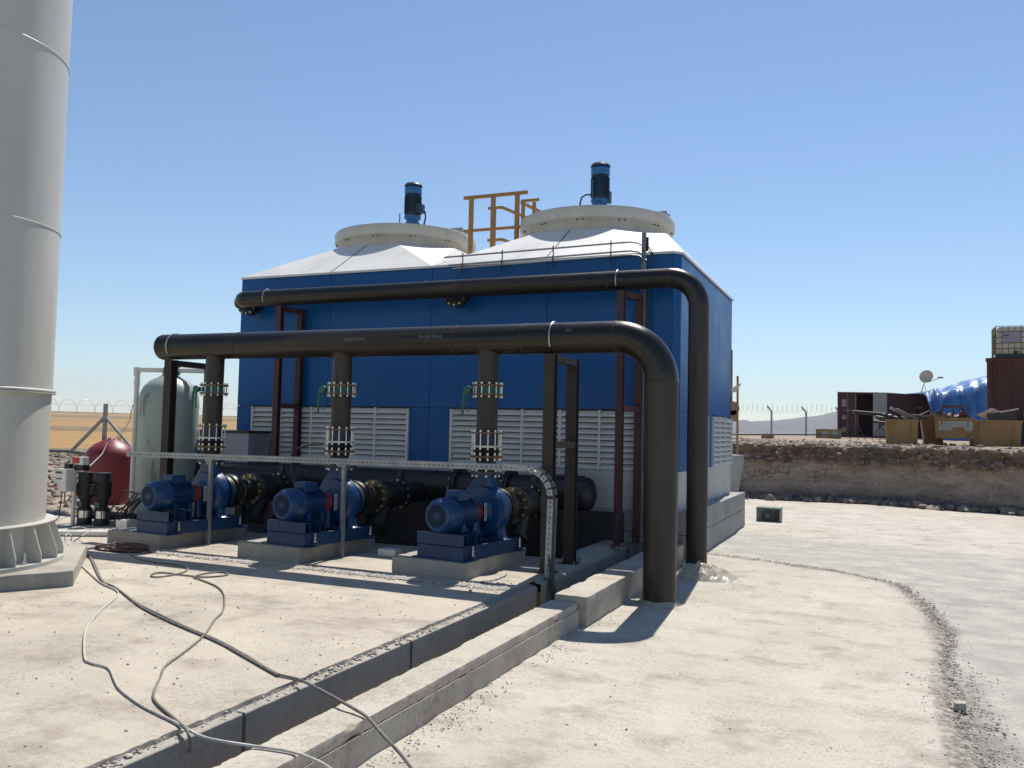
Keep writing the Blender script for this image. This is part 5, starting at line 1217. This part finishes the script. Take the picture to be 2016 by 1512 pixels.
skip('scrap_skip', 'orange tinted skip leaning behind and right of the leftmost yellow skip', 1.32, 2.1, 32.2, 1.48, .98, m_skip2, .12)
sk = skip('scrap_skip', 'shallow skip with a grey patched front, third in the row', 1.72, 2.86, 31.5, 1.68, .68, m_skip, .03)
b = MB(); b.poly([(-.48, -.03, .26), (-.06, -.03, .26), (-.06, -.03, .36), (.28, -.03, .36), (.28, -.03, .26), (.52, -.03, .26), (.52, -.03, .58), (-.48, -.03, .58)], [(0, 1, 2, 3, 4, 5, 6, 7)]); b.build('grey_patch', m_contw, sk, False)
skip('scrap_skip', 'wide yellow skip with rust streaks, fourth in the row', 2.80, 4.22, 31.6, 1.46, .84, m_skip, .05)
skip('scrap_skip', 'tall ochre skip cut off by the right picture edge', 4.52, 6.2, 32.0, 1.46, 1.15, m_skip2, .03)
b = MB(); b.box(4.22, 4.5, 33.4, 33.9, 1.4, 2.3); tag(b.build('blue_sheet', m_tarp, None, False), 'strip of blue sheet showing between the two right hand skips', 'sheet')
def scrapheap(name, label, x0, x1, y, z, n, mats, L=(.3, 1.0)):
    b = MB()
    for k in range(n):
        x = random.uniform(x0, x1); p = Vector((x, y + random.uniform(.2, 1.1), z + random.uniform(-.15, .05)))
        a = random.uniform(-.9, .9); l = random.uniform(*L); q = p + Vector((math.cos(a) * l * random.choice((-1, 1)), random.uniform(-.2, .2), abs(math.sin(a)) * l * .6))
        if random.random() < .5: b.beam(p, q, random.uniform(.03, .09), random.uniform(.02, .12))
        else: b.cyl(p, q, random.uniform(.015, .06), n=8)
    return tag(b.build(name, mats, None, True), label, 'scrap')
scrapheap('scrap_metal', 'dark scrap bars sticking out of the leftmost yellow skip', .3, 1.1, 30.6, 2.25, 14, m_scrapd, (.2, .6))
scrapheap('scrap_metal', 'rusty scrap pieces heaped between the first two skips', 1.1, 1.5, 31.9, 2.4, 12, m_scrapd, (.3, .8))
b = MB(); b.beam((.55, 31.0, 2.62), (1.15, 31.3, 2.28), .25, .03); b.beam((.35, 31.0, 2.66), (.95, 31.3, 2.36), .04, .09); tag(b.build('scrap_plate', m_contw, None, False), 'pale bent plate lying across the leftmost yellow skip', 'scrap')
t = thing('engine_scrap', 'rust red cab frame of scrapped machinery on the patched skip', 'scrap', (2.2, 32.5, 2.3)); M_ = Matrix.Translation((-2.2, -32.5, -2.3))
b = MB(); b.beam((1.85, 32.3, 2.3), (2.0, 32.4, 2.75), .06, .06); b.beam((2.55, 32.3, 2.75), (2.85, 32.4, 2.3), .06, .06); b.beam((1.95, 32.3, 2.76), (2.6, 32.3, 2.76), .08, .08); b.beam((2.3, 32.3, 2.3), (2.3, 32.3, 2.75), .05, .05); b.build('cab_frame', m_scrap, t, False, M=M_)
b = MB()
for k in range(16): b.rock((random.uniform(1.85, 2.8), 32.4 + random.uniform(-.2, .4), random.uniform(2.3, 2.5)), random.uniform(.08, .17))
b.build('scrap_parts', m_scrap, t, True, 60, M=M_)
t = thing('scrap_sheet', 'white folded sheet and dark grating standing out of the wide yellow skip', 'scrap', (3.4, 32.0, 2.3)); M_ = Matrix.Translation((-3.4, -32.0, -2.3))
b = MB(); b.poly([(2.98, 32.0, 2.48), (3.4, 31.9, 2.72), (3.72, 32.2, 2.60), (3.35, 32.3, 2.34), (2.98, 32.02, 2.47), (3.4, 31.92, 2.70), (3.72, 32.22, 2.58), (3.35, 32.32, 2.33)], [(0, 1, 2, 3), (7, 6, 5, 4), (0, 4, 5, 1), (1, 5, 6, 2), (2, 6, 7, 3), (3, 7, 4, 0)]); b.beam((3.65, 32.1, 2.58), (4.2, 32.2, 2.70), .05, .04); b.build('white_sheet', m_steelw, t, False, M=M_)
b = MB(); b.beam((3.3, 32.05, 2.38), (4.15, 32.3, 2.48), .04, .30, (0, 0, 1)); b.build('grating', m_scrapd, t, False, M=M_)
b = MB(); b.box(-3.1, -1.85, 48.5, 49.3, 1.55, 2.05); t = b.build('wooden_crate', m_skip, None, False); tag(t, 'low ochre crate with pale panels beside the fence and container', 'crate')
b = MB(); b.box(-2.8, -2.45, 48.47, 48.492, 1.65, 1.95); b.box(-2.3, -1.95, 48.47, 48.492, 1.65, 1.95); b.build('panel', m_contw, t, False)
b = MB(); b.box(-5.05, -4.52, 41.3, 41.8, 1.44, 1.72); t = tag(b.build('wooden_crate', m_wood, None, False), 'small brown crate alone on the yard near the fence posts', 'crate'); 
b = MB(); b.tube([(-8, 43, 1.60), (-5, 43.5, 1.68), (-2.5, 46, 1.75), (-1.8, 48.4, 1.70)], .035, 6); tag(b.build('yard_hose', m_cabb), 'black hose lying across the yard behind the small crate', 'hose')

# timber mast and leaning sheet beside the tower
t = thing('timber_ladder', 'wooden poles with loose boards standing behind the right tower wall', 'timber', (-3.1, 20, 1.3)); M_ = Matrix.Translation((3.1, -20, -1.3))
b = MB(); b.beam((-3.10, 20, -.1), (-3.12, 20, 3.6), .05, .05); b.beam((-2.98, 20.1, -.1), (-2.99, 20.1, 3.0), .045, .045); b.build('pole', m_wood, t, False, M=M_)
b = MB(); b.poly([(-3.12, 19.9, 2.70), (-2.87, 19.9, 2.83), (-3.0, 19.9, 2.62), (-3.14, 19.9, 2.60), (-3.12, 19.93, 2.70), (-2.87, 19.93, 2.83), (-3.0, 19.93, 2.62), (-3.14, 19.93, 2.60)], [(0, 1, 2, 3), (7, 6, 5, 4), (0, 4, 5, 1), (1, 5, 6, 2), (2, 6, 7, 3), (3, 7, 4, 0)]); b.build('board', m_ibc, t, False, M=M_)
b = MB(); b.lathe([(.16, 0), (.16, .02)], (-3.08, 19.95, 2.25), (0, -1, 0), 20); b.box(-3.12, -2.98, 19.93, 19.96, 1.95, 2.2); b.build('disc', m_wood, t, False, M=M_)
b = MB(); b.poly([(-2.70, 15.69, .66), (-2.21, 15.74, 1.28), (-2.49, 16.24, 1.28), (-2.9, 16.24, .66), (-2.39, 15.69, .06), (-2.63, 15.69, 1.28)], [(4, 1, 5), (4, 5, 0), (1, 2, 5), (4, 2, 1)])  # corner points scaled about the camera with the tower group, then written out
tag(b.build('mesh_panel', m_contw, None, False), 'pale perforated metal sheet leaning against the tower plinth end', 'panel')

# ------------------------------------------------------------------ small things on the paving
t = thing('junction_box', 'grey green box fan unit standing alone on the pale paving', 'box', (-1.88, 16.55, .045), R(-3)); t.scale = (.93,) * 3; 
b = MB(); b.box(-.24, .22, 0, .30, .0, .27); b.box(-.25, .23, -.01, .31, .27, .285); b.build('casing', m_jb, t, False, bevel=.006)
b = MB()
for r in (.12, .09, .06): b.tube([(r * math.cos(a) - .02, -.006, .12 + r * math.sin(a)) for a in [6.28318 * k / 24 for k in range(25)]], .008, 6, False)
b.build('grille', m_cast, t)
b = MB(); b.cyl((-.02, -.012, .12), (-.02, .0, .12), .045, n=20); b.build('hub', m_jb, t)
b = MB(); b.box(.10, .20, -.006, -.002, .03, .24); b.build('side_slot', m_cast, t, False)
b = MB(); b.box(-5.16, -4.93, 8.28, 8.42, .203, .285, ); tag(b.build('white_block', m_pvc, None, False, bevel=.012), 'small white foam block on the slab between the two right pumps', 'block')
p = on_z(1890, 1388, .03); b = MB(); b.box(p.x - .035, p.x + .03, p.y - .02, p.y + .03, .004, .045); bmesh.ops.subdivide_edges(b.b, edges=b.b.edges[:], cuts=3, use_grid_fill=True)
for v in b.b.verts: v.co += Vector((nz(*v.co, 30), nz(v.co.y, v.co.x, v.co.z, 30), nz(v.co.z, v.co.x, v.co.y, 34))) * .012
tag(b.build('white_stone', m_kerb, None, True, 60), 'whitish stone lump beside the dark crack in the paving', 'stone')
b = MB(); P_ = [on_z(925, 1167, .2), on_z(930, 1155, .2), on_z(950, 1147, .2), on_z(975, 1143, .2), on_z(993, 1135, .2), on_z(997, 1130, .2)]
for a, c in zip(P_, P_[1:]): b.beam(a + Vector((0, 0, .012)), c + Vector((0, 0, .012)), .025, .003)
tag(b.build('steel_strap', m_galv, None, False), 'short bent galvanised strap lying on the slab before the right pump', 'strap')
b = MB()
for k in range(7):
    cx_, cy_ = -7.75 + random.uniform(-.1, .1), 7.14 + random.uniform(-.03, .03); rx = random.uniform(.20, .32); ry = random.uniform(.08, .14)
    b.tube([(cx_ + rx * math.cos(a), cy_ + ry * math.sin(a), .212 + .009 * k + .01 * nz(a, k, 0)) for a in [6.28318 * i / 28 for i in range(29)]], .011, 7)
tag(b.build('coiled_hose', m_cabr), 'coil of brown hose heaped in front of the leftmost concrete pad', 'hose')
for y in (3.55, 5.25):
    b = MB(); b.box(SX + .064, SX + .0715, y, y + .022, -.6, .16); b.box(SX + .01, SX + .069, y, y + .014, .150, .1735); struct(b.build('trench_joint', m_conc2, None, False))
# timber offcuts in the trench gap
b = MB(); b.beam((-2.985, 7.62, -.3), (-3.0, 7.66, .15), .03, .02); b.beam((-2.98, 7.70, -.3), (-2.985, 7.71, .10), .02, .03); tag(b.build('timber_offcut', m_wood, None, False), 'thin timber offcuts wedged in the gap of the trench wall', 'timber')

# cables lying on the slab
def drape(pts, r, dz=0.0, extra=()):
    P = [on_z(u, v, .2) + Vector((0, 0, r + .002 + dz)) for u, v in pts] + [Vector(e) for e in extra]
    out = []                                  # Catmull-Rom
    for i in range(len(P) - 1):
        p0, p1, p2, p3 = P[max(i - 1, 0)], P[i], P[i + 1], P[min(i + 2, len(P) - 1)]
        for k in range(5):
            s = k / 5; out.append(.5 * ((2 * p1) + (p2 - p0) * s + (2 * p0 - 5 * p1 + 4 * p2 - p3) * s * s + (3 * p1 - p0 - 3 * p2 + p3) * s ** 3))
    out.append(P[-1]); return out
r = .0072
wpts = [(124, 1072), (131, 1092), (164, 1119), (198, 1149), (233, 1170), (196, 1206), (169, 1243), (166, 1295), (179, 1308), (213, 1318), (226, 1343), (238, 1362), (278, 1392), (347, 1427)]
b = MB(); b.tube(drape(wpts, r, 0, [on_z(390, 1447, .215), on_z(430, 1458, .235), on_z(501, 1469, .216), on_z(560, 1477, .216), on_z(605, 1490, .214), on_z(650, 1513, .20), on_z(700, 1560, .05)]), r, 8)
tag(b.build('power_cable', m_cabw), 'pale cable looping from the chimney base over the slab to the kerb', 'cable')
bpts = [(146, 1075), (174, 1095), (198, 1142), (228, 1159), (268, 1189), (317, 1214), (367, 1238), (427, 1263), (486, 1295), (541, 1328), (585, 1340)]
b = MB(); b.tube(drape(bpts, .0082, 0, [on_z(615, 1350, .225), on_z(665, 1377, .24), on_z(700, 1397, .225), on_z(724, 1413, .215), on_z(754, 1447, .19), on_z(794, 1491, .12), on_z(830, 1540, .06)]), .0082, 8)
tag(b.build('power_cable', m_cabg), 'dark grey cable crossing slab, trench and kerb into the bottom foreground', 'cable')
b = MB(); b.tube(drape([(u + 6, v + 5 + (i % 3)) for i, (u, v) in enumerate(bpts[:-1])], .008, .0, []), .008, 8)
tag(b.build('power_cable', m_cabg), 'second dark cable running tight beside the grey cable on the slab', 'cable')
gpts = [(253, 1090), (270, 1101), (307, 1109), (350, 1114), (369, 1122), (352, 1131), (310, 1138), (297, 1134), (315, 1129), (360, 1134), (400, 1138), (440, 1135), (449, 1131), (430, 1128), (398, 1132), (382, 1138), (400, 1145), (427, 1157), (441, 1174), (439, 1204), (422, 1223), (402, 1253), (367, 1283), (327, 1313), (317, 1333), (303, 1367), (308, 1387), (347, 1422)]
b = MB(); b.tube(drape(gpts, .0075, 0, [on_z(367, 1437, .215), on_z(374, 1461, .17), on_z(374, 1490, .05), on_z(372, 1520, -.1), on_z(372, 1540, -.3)]), .0075, 8)
tag(b.build('power_cable', m_cabg), 'thin dark cable with two small loops that drops into the trench', 'cable')
b = MB(); b.tube(drape([(133, 1099), (126, 1085), (134, 1073), (140, 1085), (133, 1098), (165, 1076), (176, 1068), (160, 1060), (140, 1062)], .006, .13), .006, 7)
tag(b.build('cable_loop', m_cabw), 'small loop of pale cable lying on the corner of the chimney base', 'cable')

# crumpled plastic film at the foot of the thinner downpipe
b = MB(); V = []; F = []; NU, NV = 46, 26
for j in range(NV + 1):
    for i in range(NU + 1):
        u = i / NU; v = j / NV; x = -2.10 + .68 * u; y = 9.50 + .6 * v; hgt = .25 * math.sin(math.pi * min(1, u * 1.05)) ** .6 * math.sin(math.pi * v) ** .6 * (1 - .55 * u)
        V.append((x + .05 * nz(u * 7, v * 7, 1), y + .06 * nz(u * 7, v * 7, 3), -.0 + hgt * (.75 + .8 * abs(fbm(u * 6, v * 6, 2, 1, 4))) + .02))
F = [(j * (NU + 1) + i, j * (NU + 1) + i + 1, (j + 1) * (NU + 1) + i + 1, (j + 1) * (NU + 1) + i) for j in range(NV) for i in range(NU)]
me = bpy.data.meshes.new('plastic_film'); me.from_pydata(V, [], F); tag(link_mesh('plastic_film', me, m_film, ang=25), 'crumpled clear plastic film at the foot of the thinner black downpipe', 'plastic sheet')

# ------------------------------------------------------------------ loose stones and rubble
b = MB()
for k in range(3600):
    i = random.randrange(len(CR) - 1); s = random.random(); a, c = CR[i], CR[i + 1]
    x = a[0] + (c[0] - a[0]) * s; y = a[1] + (c[1] - a[1]) * s; w_ = .03 + (.09 if 4.2 < y < 7 else .015)
    x += random.gauss(0, w_) + .03; y += random.gauss(0, w_); b.rock((x, y, apz(y) + .002), random.uniform(.003, .009) * (1.8 if random.random() < .05 else 1))
for k in range(700):
    x = -2.32 + abs(random.gauss(0, .10)); y = random.uniform(1.5, 7.5); b.rock((x, y, .002), random.uniform(.003, .0075) * (2 if random.random() < .02 else 1))
for k in range(160):
    x = random.uniform(-2.2, 2.5); y = random.uniform(1.8, 11); b.rock((x, y, apz(y) + .002), random.uniform(.003, .009))
for k in range(330):
    x = random.uniform(-8, -3.1); y = random.uniform(2.2, 7); b.rock((x, y, .203), random.uniform(.003, .009))
for k in range(260):
    x = random.uniform(-2, 6); y = random.uniform(12, 20); b.rock((x, y, apz(y) + .002), random.uniform(.005, .014), .5)
struct(b.build('gravel', m_clod, None, True, 60), 'stuff')
b = MB()
for k in range(950):
    x = random.uniform(-4.5, 9); y = bank_y(x) + random.gauss(-.12, .16); b.rock((x, y, -.06 + max(0, (y - bank_y(x))) * .5), random.choice((.03, .04, .06, .08, .13)) * random.uniform(.7, 1.3))
for k in range(1100):
    x = random.uniform(-4.5, 9); t_ = random.uniform(.68, 1.35); p = bank_pt(x, t_); b.rock(p, random.choice((.02, .03, .05, .08)) * random.uniform(.7, 1.3))
for k in range(900):
    y = 25.4 + 12 * random.random() ** 1.6; x = random.uniform(-6, 7); b.rock((x, y, yard_z(x, y) + .0), random.uniform(.02, .09))
for k in range(1600):
    y = random.uniform(9.3, 24); a = random.uniform(.83, 1.02); d = y / math.cos(a); x = -y * math.tan(a)
    if x < -9.7: b.rock((x, y, land_z(x, y)), random.uniform(.02, .11))
struct(b.build('rubble', m_rubble, None, True, 60), 'stuff')

# sprayed writing on the bank
def spray(strokes, x0, z0, sc):
    b = MB()
    for st in strokes:
        pts = []
        for u, w_ in st:
            x = x0 + u * sc; z = z0 + w_ * sc; t_ = (z + .13) / 1.5; p = bank_pt(x, t_); pts.append((x, p.y - .012, z))
        P = [Vector(q) for q in pts]; out = []
        for i in range(len(P) - 1):
            for k in range(4): out.append(P[i].lerp(P[i + 1], k / 4))
        out.append(P[-1]); b.tube(out, .013, 5)
    return b
def px(u, v, x0=0):       # read from the photo at the plane of the bank foot
    d = MR.T @ np.array([(u - 1008) / FPX, (v - 756) / FPX, 1.0]); s = (24.55) / d[1]; return (d[0] * s, 1.65 + d[2] * s)
GR = [[(1551, 931), (1547, 929), (1545, 932), (1549, 934), (1553, 931), (1550, 925)], [(1545, 932), (1538, 932), (1534, 929), (1530, 932), (1528, 922)], [(1524, 926), (1525, 933), (1519, 934), (1515, 930)], [(1516, 925), (1515, 927)],
      [(1511, 928), (1507, 927), (1508, 931), (1512, 930), (1509, 936)], [(1503, 925), (1504, 932), (1499, 936)], [(1497, 921), (1497, 934)], [(1492, 922), (1493, 932)], [(1484, 922), (1485, 930), (1480, 938), (1472, 936), (1468, 930)], [(1477, 929), (1478, 930)],
      [(1510, 940), (1522, 939)], [(1600, 930), (1604, 929), (1612, 930)], [(1602, 930), (1602, 941), (1604, 952)], [(1585, 941), (1611, 941)], [(1614, 926), (1632, 925)], [(1624, 926), (1624, 938)]]
b = MB()
for st in GR:
    P = []
    for u, v in st:
        x, z = px(u, v); t_ = (z + .13) / 1.5; q = bank_pt(x, t_); P.append(Vector((x, q.y - .01, q.z)))
    out = []
    for i in range(len(P) - 1):
        for k in range(4):
            w_ = P[i].lerp(P[i + 1], k / 4); t_ = (w_.z + .13) / 1.5; q = bank_pt(w_.x, t_); out.append(Vector((w_.x, q.y - .008, w_.z)))
    out.append(P[-1]); b.tube(out, .016, 5)
tag(b.build('spray_writing', m_graf), 'faint red spray painted writing on the cut earth bank', 'graffiti')

# ------------------------------------------------------------------ haze
hz = MB(); hz.box(-4600, 4600, -80, 4700, -40, 230); hv = bpy.data.materials.new('haze'); hv.use_nodes = True; t = hv.node_tree
t.nodes.remove(t.nodes["Principled BSDF"]); pv = t.nodes.new("ShaderNodeVolumePrincipled"); pv.inputs["Color"].default_value = (.74, .85, 1, 1); pv.inputs["Density"].default_value = .00012
t.links.new(pv.outputs[0], t.nodes["Material Output"].inputs["Volume"])
h = hz.build('haze', hv, None, False); h['kind'] = 'stuff'
